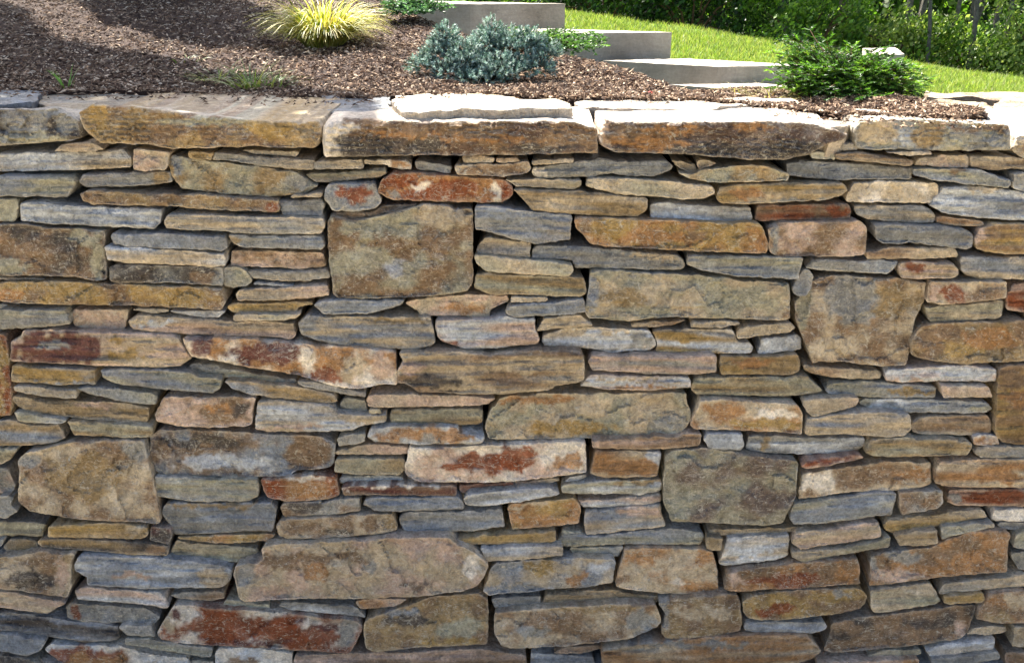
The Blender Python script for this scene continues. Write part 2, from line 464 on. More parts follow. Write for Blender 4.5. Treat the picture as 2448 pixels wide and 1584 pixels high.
def stone_mesh(kind, spec, seed, step=6.0, depth=0.17, out=None, capdepth=None, topz=None):
    f = spec.split('|')
    A, B, pat = PAL[f[0][0]], PAL[f[0][1]], f[0][3]
    poly = [tuple(float(v) for v in p.split(',')) for p in f[1].split()]
    patches = []
    if len(f) > 2:
        for p in f[2].split():
            a = p.split(',')
            patches.append((float(a[0]), float(a[1]), float(a[2]), float(a[3]), PAL[a[4]]))
    xsz = max(p[0] for p in poly) - min(p[0] for p in poly)
    ysz = max(p[1] for p in poly) - min(p[1] for p in poly)
    area = xsz * ysz
    if out is None:
        out = R.uniform(-0.004, 0.028) + min(0.016, area / 90000 * 0.016)
    pts = refine(poly, step, 1.7, seed)
    nb = len(pts)
    E = np.array([(p.x, p.y) for p in pts])
    E2 = np.roll(E, -1, axis=0)
    x0, y0 = E.min(0); x1, y1 = E.max(0)
    gx, gy = np.meshgrid(np.arange(x0 + step * .5, x1, step), np.arange(y0 + step * .5, y1, step))
    G = np.stack([gx.ravel(), gy.ravel()], 1)
    G += NR.uniform(-0.25 * step, 0.25 * step, G.shape)
    def edge_dist(G):
        d = E2 - E
        L2 = np.maximum((d * d).sum(1), 1e-9)
        rel = G[:, None, :] - E[None]
        t = np.clip((rel * d[None]).sum(2) / L2[None], 0, 1)
        c = E[None] + t[..., None] * d[None]
        return np.sqrt(((G[:, None] - c) ** 2).sum(2)).min(1)
    # inside test
    if len(G):
        inside = np.zeros(len(G), bool)
        for (ax, ay), (bx, by) in zip(E, E2):
            cond = (ay > G[:, 1]) != (by > G[:, 1])
            with np.errstate(divide='ignore', invalid='ignore'):
                xi = (bx - ax) * (G[:, 1] - ay) / (by - ay) + ax
            inside ^= cond & (G[:, 0] < xi)
        G = G[inside]
        if len(G): G = G[edge_dist(G) > step * 0.45]
    # an inner ring close to the rim gives a crisp worn edge
    ring = []
    cen = E.mean(0)
    for i in range(nb):
        a, b, c = E[i - 1], E[i], E[(i + 1) % nb]
        tn = c - a
        ln = np.hypot(*tn)
        if ln < 1e-6: continue
        nm = np.array([-tn[1], tn[0]]) / ln
        ring.append(b + nm * 2.4 if sgn_area(E) > 0 else b - nm * 2.4)
    allp = [Vector(p) for p in E] + [Vector(p) for p in ring if True] + [Vector(p) for p in G]
    vs, es, fs, ov, oe, of = delaunay_2d_cdt(allp, [], [list(range(nb))], 1, 0.01)
    if not fs: return None
    V2 = np.array([(v.x, v.y) for v in vs])
    dist = edge_dist(V2)
    omap = {}
    for i, o in enumerate(ov):
        for q in o:
            if q < nb: omap[q] = i
    rim = []
    for i in range(nb):
        if i in omap and (not rim or rim[-1] != omap[i]): rim.append(omap[i])
    mm = 0.00092
    rr = min(4.8, 0.14 * ysz) * R.uniform(0.5, 1.3)
    tiltx, tilty = R.gauss(0, 0.018), R.gauss(0, 0.03)
    cx, cy = V2.mean(0)
    amp = {'h': 0.0040, 'm': 0.0065, 'p': 0.0040}[pat] * (1.0 + min(1.0, area / 50000))
    if kind == 'capstone': amp = 0.012
    co, cols = [], []
    bright = R.uniform(0.84, 1.16)
    ang = math.atan2(np.polyfit(V2[:, 0], V2[:, 1], 1)[0], 1) if xsz > ysz * 1.5 else 0.0
    ca, sa = math.cos(ang), math.sin(ang)
    for (x, y), d in zip(V2, dist):
        xr, yr = (x - cx) * ca + (y - cy) * sa, -(x - cx) * sa + (y - cy) * ca
        rl = rr * (0.45 + 3.0 * max(0.0, noise.noise(Vector((x * .028, y * .04, seed + 12)))))
        q = min(1.0, d / rl)
        rnd = rl * mm * (1 - math.sqrt(max(0.0, 1 - (1 - q) ** 2)))
        if pat == 'h':
            s = noise.noise(Vector((xr * 0.008, yr * 0.085, seed))) + 0.5 * noise.noise(Vector((xr * 0.02, yr * 0.2, seed + 3)))
            hgt = amp * s * 1.5 + amp * 0.5 * fr(x * 0.03, y * 0.05, seed, 3)
        else:
            hgt = amp * fr(x * 0.012, y * 0.016, seed, 5)
            c = noise.cell(Vector((x * 0.017 + 2 * noise.noise(Vector((x * .01, y * .01, seed))), y * 0.02 + 1.5 * noise.noise(Vector((x * .012, y * .012, seed + 9))), seed)))
            hgt += amp * 0.45 * (c - 0.5)
            if kind == 'capstone':
                lw = yr * 0.075 + 1.6 * noise.noise(Vector((xr * .008, yr * .01, seed + 1))) + 0.35 * noise.noise(Vector((xr * .05, yr * .05, seed)))
                hgt += 0.011 * (lw - math.floor(lw)) * (0.5 + noise.noise(Vector((xr * .01, yr * .02, seed + 21))))
        o = out - rnd + hgt * min(1.0, d / 6.0) - mm * (tiltx * (x - cx) + tilty * (y - cy)) * 0.5
        co.append(on_wall(x, y, o))
        wx = x + 16 * noise.noise(Vector((x * .03, y * .03, seed + 1))) + 7 * noise.noise(Vector((x * .1, y * .1, seed + 1)))
        wy = y + 16 * noise.noise(Vector((x * .03, y * .03, seed + 2))) + 7 * noise.noise(Vector((x * .1, y * .1, seed + 2)))
        if pat == 'h':
            s = noise.noise(Vector((xr * 0.006, yr * 0.06, seed + 4))) * 1.3 + 0.5
        elif pat == 'm':
            s = fr(x * 0.014, y * 0.018, seed + 4, 4) * 1.5 + 0.42
        else:
            s = noise.noise(Vector((x * 0.01, y * 0.02, seed + 4))) * 0.9 + 0.30
        s = min(1.0, max(0.0, s)); s = s * s * (3 - 2 * s)
        c = A * (1 - s) + B * s
        for (ex, ey, rx, ry, pc) in patches:
            e = math.hypot((wx - ex) / max(rx, 4), (wy - ey) / max(ry, 4))
            e += 0.35 * noise.noise(Vector((x * 0.05, y * 0.07, seed + 8)))
            k = min(1.0, max(0.0, (1.08 - e) / 0.20))
            k = k * k * (3 - 2 * k) * 0.92
            c = c * (1 - k) + pc * k
        # chipped rims are paler
        wear = max(0.0, 1 - d / 5.5) * (0.50 + 0.5 * noise.noise(Vector((x * .06, y * .06, seed + 6))))
        c = c * (1 - wear) + (c * 0.6 + PAL['w'] * 0.5) * wear
        cols.append(c * bright)
    Fc = [tuple(t) for t in fs if len(t) == 3]
    # sides going back into the wall
    rings = [(0.008, 0.6), (0.035, 3.0), (depth + 0.02, 10.0)]
    if capdepth:
        rings = [(0.015, 0.2), (0.05, 0.4), (capdepth * .3, 0.6), (capdepth * .55, 1.0), (capdepth * .8, 1.0), (capdepth, 2.0)]
    if sgn_area(E) < 0: rim = rim[::-1]
    prev = list(rim)
    nrim = len(rim)
    cn = Vector((0, 0, 0))
    for i in rim: cn += co[i]
    cn /= nrim
    dry = 0
    for (dd, ins) in rings:
        cur = []
        for i in rim:
            v = co[i].copy()
            inn = (cn - v); inn.y = 0
            if inn.length > 0: inn.normalize()
            v = v + inn * ins * mm
            v.y += dd
            if capdepth:
                # top surface: slightly uneven, level towards the back
                up = max(0.0, v.z - cn.z)
                if up > 0.015:
                    v.z += 0.006 * fr(v.x * 9, v.y * 14, seed, 3)
                    if topz is not None:
                        w = min(1.0, dd / 0.15)
                        v.z = v.z * (1 - w) + (topz + 0.006 * fr(v.x * 7, v.y * 9, seed + 1, 3)) * w
                v.x += 0.012 * noise.noise(Vector((v.y * 9, v.z * 4, seed)))
                if dd >= capdepth * 0.99: v.y += 0.05 * noise.noise(Vector((v.x * 6, seed, 0)))
            v.y += 0.004 * noise.noise(v * 40)
            cur.append(len(co)); co.append(v)
            k = cols[i]
            if capdepth and v.z > cn.z + 0.02: cols.append(k * 0.35 + PAL['w'] * 0.62)  # capstone tops painted pale, the sun's glare put into their colour
            else: cols.append(k * 0.85 + A * 0.10)
        for j in range(nrim):
            a, b = prev[j], prev[(j + 1) % nrim]
            c, d2 = cur[(j + 1) % nrim], cur[j]
            Fc.append((a, d2, b)); Fc.append((b, d2, c))
        prev = cur
    # close the back
    bi = len(co)
    m = Vector((0, 0, 0))
    for i in prev: m += co[i]
    co.append(m / nrim); cols.append(A)
    for j in range(nrim):
        Fc.append((prev[j], bi, prev[(j + 1) % nrim]))
    return [tuple(v) for v in co], Fc, np.array(cols), pat, area, f[0]

def sgn_area(E):
    x, y = E[:, 0], E[:, 1]
    return float((x * np.roll(y, -1) - np.roll(x, -1) * y).sum())

STONES = """nt h|127,362 149,344 220,339 237,351 249,357 214,362
tk h|-6,365 129,363 297,358 317,377 313,400 229,405 57,409 -6,409
pt m|319,356 407,364 403,387 396,407 346,410 318,405
oe m|403,396 409,370 451,377 514,386 600,397 697,407 731,424 761,444 729,463 643,470 543,464 434,451 414,427|420,399,17,26,b 709,439,26,20,g
ya p|450,363 511,366 506,384 451,376
tg h|507,383 514,364 600,373 700,381 754,383 749,406 697,404 629,397 543,384
te p|576,358 714,364 710,375 603,367
eb h|-6,419 171,422 183,436 164,471 -6,469
bg h|187,429 197,417 303,413 409,410 414,435 329,445 206,448 189,439|391,424,21,20,o
no m|190,464 203,456 343,460 543,469 643,476 664,479 669,503 657,507 514,501 371,491 229,490 197,481|654,493,20,17,r
eg p|-6,474 43,475 40,524 29,530 -6,530
bk h|48,484 86,480 160,490 294,496 389,499 384,536 369,547 303,544 137,536 50,529|357,521,31,20,k
gt h|391,529 399,514 434,511 600,519 770,521 777,541 769,559 586,559 543,553 486,550 457,551 396,544
nd m|-6,535 57,536 114,544 177,547 251,551 249,587 256,666 229,672 177,661 94,659 -6,659|234,616,20,60,e 194,567,31,17,e 29,639,46,14,e
bg p|263,567 269,555 300,561 371,557 540,565 544,594 529,599 371,592 309,589 274,583
tk h|249,589 314,591 537,607 541,636 514,637 314,629 259,622
gd m|261,638 286,631 429,636 532,639 534,683 400,675 286,676 264,670|486,659,34,14,n
eg m|534,640 569,638 589,648 603,673 589,684 560,686 535,684
gn p|-6,662 86,663 109,668 -6,670
yn m|-6,676 114,671 229,676 529,688 540,724 529,740 371,732 200,728 29,725 -6,718|17,710,40,17,a 429,710,86,26,y
gt p|-6,727 20,728 11,736 -6,737
gt p|317,741 323,736 400,739 403,744 371,749
bk p|406,743 540,743 523,758 486,759 446,753
gb h|547,562 560,561 657,563 771,563 779,587 769,597 629,593 574,591 554,579|554,573,14,14,o
pn m|553,598 629,599 774,605 781,634 769,639 714,643 634,638 551,637
tg h|591,647 646,648 714,647 787,644 790,664 749,667 743,673 657,670 603,663
bk p|607,673 703,681 697,686 657,684 606,680
tp h|563,701 571,693 657,688 783,681 787,707 743,712 657,718 567,719
yo h|543,733 554,724 657,724 743,721 749,726 714,733 709,744 600,748 557,747
te p|557,752 680,751 720,749 709,761 671,766 560,766
tg h|751,388 769,384 866,382 870,403 751,405
wt m|870,382 929,381 974,385 986,394 983,407 929,401 926,395 870,393|954,396,26,10,a
gk p|990,385 1009,385 1080,398 1077,415 994,404
tn h|1106,373 1151,371 1183,378 1180,388 1109,388
ta p|1186,379 1237,376 1244,386 1211,391 1186,388
nt m|1086,395 1200,392 1263,385 1270,404 1257,415 1206,421 1091,418
te h|731,416 829,411 900,404 923,401 926,416 909,424 834,431 760,437 740,427
ra m|904,446 914,429 943,411 1029,414 1203,429 1226,444 1229,464 1203,484 1086,483 943,478 926,472 903,461|963,430,43,17,r 1100,444,94,31,a 971,467,17,11,r 1071,453,86,26,r 1211,456,14,26,r 1006,443,23,9,w 1189,456,10,26,w 943,467,17,11,g
gb m|777,453 783,441 894,437 903,453 914,484 897,498 849,506 797,503 774,473|843,461,37,20,r
pt p|694,468 771,461 769,471 697,472
gb h|663,482 771,475 777,490 771,516 677,515
ne m|784,530 791,514 843,525 900,519 986,495 1014,487 1071,491 1086,500 1129,500 1131,547 1130,673 1117,697 1014,709 857,714 806,711 797,701 783,587|1057,516,71,29,t 943,639,20,20,k 886,610,57,23,e 900,541,86,23,e
nd p|786,513 800,506 886,508 911,492 1000,487 986,492 900,516 843,523
bg h|1136,493 1171,492 1257,505 1367,513 1363,573 1314,578 1286,584 1243,575 1137,547
bt h|1140,596 1160,565 1209,571 1269,581 1268,616 1143,605
te p|1134,609 1171,612 1280,622 1371,633 1373,649 1363,660 1280,657 1160,649 1137,627
eo h|1137,656 1160,651 1229,658 1394,662 1403,699 1389,709 1280,705 1171,703 1133,689
tp m|969,723 1029,709 1120,704 1214,705 1217,719 1174,738 1169,758 1006,753 994,739|1114,739,63,16,a
tg p|1220,709 1309,712 1309,719 1220,723
gb h|1206,739 1217,731 1286,724 1397,716 1399,744 1371,751 1229,759 1209,750
bg h|749,728 771,719 969,717 957,730 886,749 800,753 771,749 757,736
tw p|1270,385 1373,378 1370,389 1273,395
gb h|1271,411 1276,399 1436,379 1476,385 1547,386 1590,382 1610,396 1604,407 1561,422 1519,421 1461,415 1419,422 1287,426 1276,421|1290,413,20,9,w
te p|1604,383 1661,391 1664,404 1653,415 1619,399
at m|1667,385 1687,383 1716,391 1673,404 1668,399
eo m|1621,413 1653,416 1681,405 1733,399 1821,393 1856,405 1887,416 1884,432 1819,434 1696,437 1647,427
et h|1207,429 1390,429 1390,444 1373,452 1304,449 1233,445
te p|1399,445 1404,428 1433,425 1547,429 1647,439 1704,445 1710,464 1684,475 1636,478 1561,469 1476,464
to h|1227,453 1361,456 1476,465 1548,475 1547,499 1527,518 1419,515 1273,504 1253,479|1490,499,57,9,o
kg h|1553,496 1559,485 1599,482 1636,488 1793,495 1799,516 1793,535 1647,529 1556,524
ya m|1373,522 1396,518 1561,525 1733,533 1813,532 1827,550 1837,581 1833,606 1676,601 1447,589 1413,583 1396,564 1376,544|1576,570,109,17,a 1393,536,23,17,n 1661,561,20,17,n
bg h|1273,599 1284,585 1390,589 1533,601 1619,608 1635,621 1637,639 1619,645 1476,642 1376,641 1367,621 1271,619|1561,613,71,7,t
eb h|1639,631 1647,611 1676,611 1790,612 1921,617 1913,647 1910,667 1761,661 1661,641
et m|1410,648 1447,645 1561,653 1733,662 1770,671 1887,676 1889,730 1889,758 1870,766 1733,760 1590,757 1504,767 1407,760 1396,741 1407,693|1416,696,14,43,b 1879,750,17,14,n 1590,651,143,5,g 1490,713,57,17,o
yt h|1713,476 1719,448 1761,441 1876,437 2016,438 2026,453 2010,467 1976,478 1847,485 1761,489 1721,484|1790,464,51,14,a 1904,481,86,6,g
nr h|1804,524 1811,491 1839,488 1939,488 2028,487 2035,501 2032,523 1968,526 1817,528|2008,507,34,14,r 1951,499,9,23,n
gt p|1985,343 2051,342 2051,360 1988,361
eb p|1937,365 1951,362 1998,368 1997,383 1939,378
tn h|1998,368 2054,364 2182,383 2184,391 2174,398 2025,384 1999,379
tp p|2119,365 2225,361 2229,370 2177,372
tp m|2185,386 2197,378 2254,371 2308,369 2317,376 2315,401 2282,401 2188,395
nt h|2317,374 2354,371 2454,378 2454,404 2411,404 2377,408 2319,398
bg h|1878,389 1917,382 2082,392 2181,402 2180,428 2054,429 2011,432 1939,426 1882,418|2025,416,86,14,b
eb h|2183,404 2254,404 2339,405 2382,419 2391,425 2414,428 2418,439 2408,449 2311,442 2225,429 2183,419|2291,410,23,9,n
gb p|2422,413 2454,412 2454,457 2421,451
tw m|2024,467 2039,437 2111,432 2237,437 2245,444 2242,479 2231,485 2054,483 2022,481
kb h|2220,490 2248,456 2259,444 2337,445 2454,459 2454,528 2397,524 2339,521 2271,512 2251,507|2354,453,43,9,t
gt h|2042,493 2208,491 2225,501 2239,519 2231,532 2197,535 2071,524 2048,513
ta h|2239,519 2254,517 2348,528 2355,536 2345,543 2268,539 2237,531
np m|1837,547 1862,532 2054,528 2071,541 2072,567 2068,609 2025,613 1939,613 1857,612 1839,604|1851,573,14,40,g
bg h|2091,536 2254,541 2311,551 2324,559 2325,587 2311,595 2231,586 2197,581 2111,583 2094,570
yn h|2328,568 2339,548 2377,534 2454,534 2454,608 2382,606 2334,595|2337,564,14,20,p
tn h|2068,601 2122,594 2128,589 2282,592 2291,607 2288,615 2197,618 2071,619
bg h|1925,640 1939,619 2145,622 2145,633 2122,655 2068,652 1968,646
tp h|2148,630 2162,624 2277,628 2292,641 2291,658 2277,666 2154,665 2148,647|2182,641,23,14,r
bt h|2293,622 2302,611 2454,614 2454,668 2337,668 2297,649
gb p|1894,687 1905,668 1919,645 1934,645 1944,659 1942,684 1928,706 1911,708 1894,699
nt m|2214,721 2222,673 2408,673 2405,713 2339,721 2254,728|2282,701,31,23,r 2237,696,17,23,p
te h|2208,733 2297,726 2399,719 2395,756 2382,761 2254,769 2222,770
pr h|2403,713 2422,677 2454,675 2454,746 2405,741|2434,727,26,14,r
ge h|-6,741 154,739 166,757 169,774 114,781 29,786 -6,786
pt m|169,757 177,738 309,739 300,788 257,789 194,783 177,777
tp h|306,766 329,753 400,755 543,766 671,769 703,769 709,799 697,811 643,803 600,806 543,803 371,795 314,786|371,771,51,7,k
yr m|-6,795 14,801 23,854 29,940 29,993 -6,993|23,940,9,57,r
tp h|24,857 27,817 49,806 57,789 100,788 200,791 357,799 414,802 429,809 440,834 459,857 434,873 386,879 286,875 243,873 114,868 26,863|129,834,114,43,q 120,826,46,11,g 271,814,26,7,y 291,849,43,14,y
wa m|437,808 543,807 680,817 749,824 891,832 946,841 951,900 949,919 914,919 857,929 814,925 757,911 714,896 643,884 571,873 500,859 457,851 446,834|483,826,31,26,q 523,834,17,23,a 637,846,97,27,q 731,854,20,23,w 800,854,51,29,a 786,900,43,20,r 914,877,23,40,p 843,877,29,34,t
ge h|451,874 469,867 491,869 680,904 709,907 706,919 629,912 500,898 463,886
by h|30,872 229,883 231,919 143,919 26,912|129,909,100,11,y
be h|239,883 271,883 309,885 386,885 451,889 471,901 531,906 527,929 506,939 371,929 286,917 246,904
tg p|32,923 51,919 114,927 183,932 184,953 114,948 34,935
be p|183,928 206,923 286,929 369,941 377,946 374,965 343,965 300,962 243,948 211,942
ot h|26,953 34,945 114,958 286,961 359,972 354,1006 340,1015 229,1005 143,993 71,985 43,971|229,969,43,11,p
eb p|33,983 71,987 160,1003 154,1011 109,1012 43,1006
oe h|161,1006 229,1007 365,1019 363,1042 314,1046 229,1042 177,1039 169,1026
bo h|-6,1003 31,1006 71,1013 140,1016 159,1046 137,1056 57,1065 -6,1065
eo p|-6,1071 43,1072 29,1094 6,1108 -6,1109
gp m|-6,1115 17,1118 29,1140 39,1160 31,1173 6,1179 -6,1179
nt m|43,1101 57,1084 137,1064 160,1058 257,1052 343,1053 350,1083 363,1126 371,1169 381,1226 383,1250 200,1242 71,1222 43,1197 46,1154|329,1077,43,26,g 66,1094,31,14,g 200,1140,86,57,o
pn m|371,989 391,949 486,947 611,951 603,1014 589,1018 509,1022 429,1018 374,1006|551,980,54,31,n 529,974,31,11,a 580,977,23,14,d
nb m|358,1043 383,1027 429,1024 600,1035 714,1039 771,1044 803,1058 797,1108 783,1119 709,1123 694,1136 600,1139 400,1136 371,1127 360,1097|737,1083,51,37,n 543,1106,114,20,k 486,1054,100,14,d
ge h|369,1138 429,1141 617,1144 619,1185 594,1197 457,1199 374,1186
kt h|609,997 617,959 657,957 714,961 783,967 806,984 849,992 925,991 922,1008 871,1016 843,1028 743,1032 643,1031 612,1026|857,1003,57,11,t 686,1023,86,6,p
bt h|711,771 737,753 771,755 857,755 1029,758 1037,791 1041,820 1029,828 986,836 937,832 814,825 760,813 720,800|857,763,114,7,t 957,766,71,9,o 729,774,20,20,g
pk h|1039,783 1043,765 1086,763 1157,761 1200,756 1243,761 1277,762 1281,794 1292,811 1283,822 1189,831 1109,836 1071,820 1051,811|1069,823,29,13,r
nt h|953,843 1009,842 1020,838 1057,837 1114,842 1171,848 1229,840 1280,834 1304,838 1371,837 1394,846 1399,877 1395,908 1377,914 1329,922 1314,931 1229,939 1200,942 1100,941 1000,936 980,922 949,914 951,883 966,861|1029,911,71,14,d 986,874,31,11,p 1271,877,86,17,t
bo h|535,911 549,907 600,913 686,921 777,935 800,944 808,959 794,962 743,959 600,943 557,931
gn p|710,909 723,909 771,915 874,939 874,949 829,942 714,921
ge p|812,963 823,947 874,956 879,985 814,974
pt p|875,954 881,944 943,941 1086,943 1185,951 1166,966 1143,969 929,973 880,972
oe p|882,978 909,978 911,988 883,987
eo h|931,997 936,978 1143,974 1155,981 1154,1005 1140,1013 1000,1015 934,1013
gk m|876,1043 886,1024 923,1022 929,1019 1029,1017 1094,1021 1100,1034 1134,1035 1158,1043 1154,1057 1129,1061 1000,1061 894,1056|966,1043,57,19,a 1057,1043,74,17,a 1114,1049,23,11,a 1029,1054,20,10,g
eg p|805,1049 846,1035 875,1034 872,1057 849,1062 809,1066
pt p|798,1079 857,1064 886,1061 977,1068 978,1083 943,1086 803,1086
eo p|798,1126 803,1095 968,1095 967,1125 954,1135 857,1135
ek h|811,1143 817,1137 957,1137 964,1143 954,1153 857,1159 812,1155
pw m|969,1109 978,1069 1114,1067 1280,1058 1399,1054 1403,1128 1314,1142 1189,1152 1000,1152 974,1139 968,1126|1086,1111,49,11,r 1171,1106,86,24,r 1229,1094,57,27,r 1366,1097,40,17,a
ra m|622,1145 651,1144 703,1139 760,1135 802,1138 809,1163 812,1182 783,1193 686,1199 637,1188|729,1141,57,5,w
qn h|815,1163 943,1158 1091,1161 1094,1177 1089,1185 943,1182 823,1183|943,1160,143,4,w
rp p|1098,1159 1226,1152 1227,1163 1186,1173 1103,1177 1096,1166
tp p|1231,1152 1335,1142 1338,1149 1303,1156 1235,1162
bt h|1282,791 1299,764 1304,759 1387,752 1418,777 1361,783
kt h|1296,801 1350,784 1433,781 1553,790 1564,806 1567,826 1544,838 1461,843 1404,833 1341,829 1304,832 1296,814|1447,789,114,7,t 1533,814,34,17,g
nt p|1508,779 1519,773 1590,766 1641,765 1613,775 1556,782
gt p|1651,782 1656,770 1750,768 1769,771 1767,777 1719,783
ky h|1559,793 1565,789 1653,787 1752,786 1764,815 1793,818 1801,829 1796,843 1733,845 1568,840 1570,820|1633,806,71,7,y
te p|1761,794 1768,783 1889,768 1902,783 1887,794 1841,799 1762,810
kb p|1812,845 1819,809 1904,799 1916,806 1915,833 1890,839
pg h|1403,863 1416,847 1476,850 1647,848 1704,845 1714,852 1711,890 1661,895 1561,893 1447,886 1416,885
yo h|1719,877 1722,850 1870,850 1907,845 1915,869 1912,887 1893,895 1722,895|1804,866,49,14,a
kp h|1385,922 1413,893 1533,898 1649,901 1654,927 1547,933 1447,929|1504,909,129,3,t 1547,926,100,3,a
eo h|1655,906 1662,903 1819,899 1933,897 1947,918 1966,934 1933,942 1870,947 1662,942 1653,929
te m|1159,1023 1162,1006 1173,978 1196,952 1219,946 1276,941 1447,939 1641,939 1644,966 1652,989 1647,1014 1630,1033 1604,1039 1419,1046 1304,1049 1190,1051 1168,1047|1604,1009,51,17,g 1361,1023,100,14,y 1233,997,46,26,e 1276,954,114,9,a
ta m|1649,1014 1673,958 1733,954 1876,963 1904,967 1919,983 1916,1037 1870,1033 1747,1027 1659,1025|1833,1014,100,14,y 1733,983,43,23,a 1861,989,51,11,w
pn h|1413,1052 1504,1046 1619,1042 1636,1033 1678,1038 1672,1065 1619,1070 1533,1075 1416,1070
bk p|1682,1049 1693,1035 1777,1035 1777,1068 1770,1076 1691,1070
ta h|1409,1131 1416,1100 1425,1078 1507,1077 1582,1080 1579,1100 1569,1137 1556,1139 1447,1142|1490,1114,86,19,a 1570,1091,17,17,k
gk p|1349,1151 1359,1141 1401,1133 1401,1140 1376,1150
ke h|1340,1163 1351,1158 1419,1150 1579,1144 1582,1152 1581,1171 1533,1181 1344,1178|1519,1151,57,9,o
kg h|1780,1071 1789,1043 1839,1041 1968,1045 2067,1045 2067,1060 2054,1075 1982,1082 1911,1086 1811,1080|1834,1057,11,14,o
on m|2177,848 2177,815 2194,789 2214,776 2311,769 2397,769 2454,764 2454,862 2368,865 2311,870 2239,865 2197,854|2239,806,57,34,n 2311,840,57,20,y 2368,811,71,23,a
ta p|1920,872 1954,877 2097,884 2107,892 2105,905 2039,906 1954,896 1923,883
pk h|2114,894 2123,884 2211,876 2311,873 2382,881 2381,911 2339,911 2225,911 2154,913 2117,909|2254,901,129,6,k
eb h|1971,931 1980,918 2011,913 2111,913 2239,924 2236,950 2111,950 1983,943|2182,937,57,9,y
tp p|2249,923 2260,921 2365,924 2373,950 2311,949 2254,950
tp p|1916,966 1923,955 2005,947 2053,951 2053,960 2045,971 1982,987 1954,997 1940,995
be h|2054,960 2066,953 2197,954 2339,957 2362,961 2373,977 2357,986 2282,987 2168,985 2097,979 2057,968|2305,971,57,14,b 2125,960,51,9,k
bt h|1924,1034 1929,1001 2025,987 2097,982 2176,990 2178,1026 2162,1042 2131,1045 2025,1037 1929,1039|2162,1014,20,26,t
nt h|2180,1011 2205,995 2362,991 2370,1009 2370,1033 2345,1040 2297,1040 2259,1036 2219,1040 2180,1031
eo h|2066,1080 2083,1052 2139,1045 2254,1050 2311,1053 2323,1061 2322,1071 2311,1087 2139,1092 2082,1089
ka m|2327,1062 2326,1044 2340,1040 2385,1040 2390,1062 2354,1066|2339,1054,17,11,a
yn h|2377,1026 2386,884 2411,871 2454,869 2454,1062 2397,1059 2382,1043|2425,906,37,29,n 2425,954,43,17,a
gt h|2329,1080 2337,1070 2454,1067 2454,1092 2397,1092 2346,1095
pr h|1914,1114 1929,1098 1997,1090 2054,1085 2066,1094 2025,1103 1928,1122|1991,1103,71,9,q
tn m|1907,1169 1917,1132 1968,1123 2071,1109 2111,1103 2225,1104 2227,1154 2205,1165 2154,1170 2025,1176 1906,1193|2054,1137,71,29,n 2182,1131,43,14,a 1954,1151,43,23,w
ta h|2234,1140 2246,1104 2368,1096 2454,1096 2454,1165 2339,1165 2254,1162 2234,1151|2382,1134,57,20,a
em m|1589,1090 1605,1075 1687,1071 1769,1080 1908,1103 1903,1183 1872,1248 1831,1256 1605,1245 1585,1203
nt m|1939,669 1985,658 2150,665 2213,676 2209,720 2188,761 2172,843 2165,872 2119,877 2016,864 1941,867 1925,823 1903,761 1901,720|2139,720,72,41,o 1923,720,21,62,e 2037,710,62,62,g
ge p|-6,1185 34,1186 24,1209 43,1221 17,1238 -6,1238
de h|-6,1243 57,1245 111,1250 106,1281 51,1279 -6,1281
yo h|115,1257 200,1252 286,1249 354,1259 354,1281 334,1288 229,1285 115,1283|323,1264,26,14,t
qd m|361,1258 408,1262 411,1281 403,1301 357,1291
do h|89,1296 100,1286 200,1287 357,1296 404,1305 401,1327 314,1326 229,1316 100,1308|371,1313,29,14,n
go p|6,1307 23,1288 57,1285 89,1293 95,1315 23,1325
gb p|-6,1288 11,1288 5,1304 -6,1306
ge p|-6,1319 16,1325 -6,1332
nt m|-6,1333 43,1328 94,1317 143,1322 179,1323 171,1344 171,1401 160,1427 100,1419 -6,1405|149,1373,14,46,p 160,1338,17,14,o 71,1387,57,23,d
tp h|-6,1410 37,1416 160,1438 154,1444 134,1453 117,1466 51,1459 -6,1449
bg h|389,1210 401,1200 651,1202 662,1213 652,1269 571,1270 418,1277 409,1258 389,1230|514,1208,129,7,o
ay m|423,1284 514,1279 657,1275 659,1281 637,1293 571,1297 514,1297 434,1288
te h|406,1318 421,1290 457,1297 617,1309 618,1318 597,1340 571,1345 429,1340
kb h|175,1350 186,1330 200,1328 400,1335 486,1345 543,1353 556,1362 551,1384 531,1404 457,1404 343,1406 209,1397 208,1378 178,1364|514,1378,40,26,t 314,1375,43,6,p
pk h|178,1410 200,1403 243,1406 386,1415 405,1447 400,1453 343,1445 257,1437 186,1432
gn h|406,1422 443,1413 534,1413 539,1430 500,1436 429,1430
eg p|535,1438 543,1429 614,1442 645,1443 645,1454 535,1452
gb m|159,1447 171,1439 229,1445 351,1452 384,1475 369,1489 200,1486 160,1476|183,1464,14,13,r
db h|-6,1461 114,1473 286,1496 289,1521 280,1529 200,1534 114,1520 -6,1506|200,1487,86,11,b
gk p|283,1498 300,1493 360,1493 371,1521 303,1517
bg p|-6,1511 111,1528 100,1552 66,1567 -6,1555
ge h|298,1525 371,1525 429,1539 508,1548 505,1569 486,1570 329,1544 301,1540
rw m|375,1513 389,1487 415,1448 429,1442 514,1455 600,1458 686,1462 771,1476 845,1482 869,1498 839,1557 829,1561 714,1553 571,1546 429,1536 386,1526|543,1495,100,31,r 420,1464,17,17,q 409,1515,34,17,r 643,1501,71,29,r 757,1521,71,20,r 771,1501,43,11,q 629,1535,86,9,q 400,1481,14,29,t 829,1501,17,43,g
gk h|662,1445 677,1437 849,1448 857,1455 876,1475 814,1467 694,1457
wk m|106,1550 121,1539 286,1543 343,1556 446,1573 457,1590 443,1604 129,1604 143,1584|214,1570,97,20,r 229,1578,86,14,a
kw m|515,1558 529,1546 629,1549 699,1562 697,1604 515,1604|571,1583,51,11,n
eg p|455,1576 513,1579 511,1604 457,1604
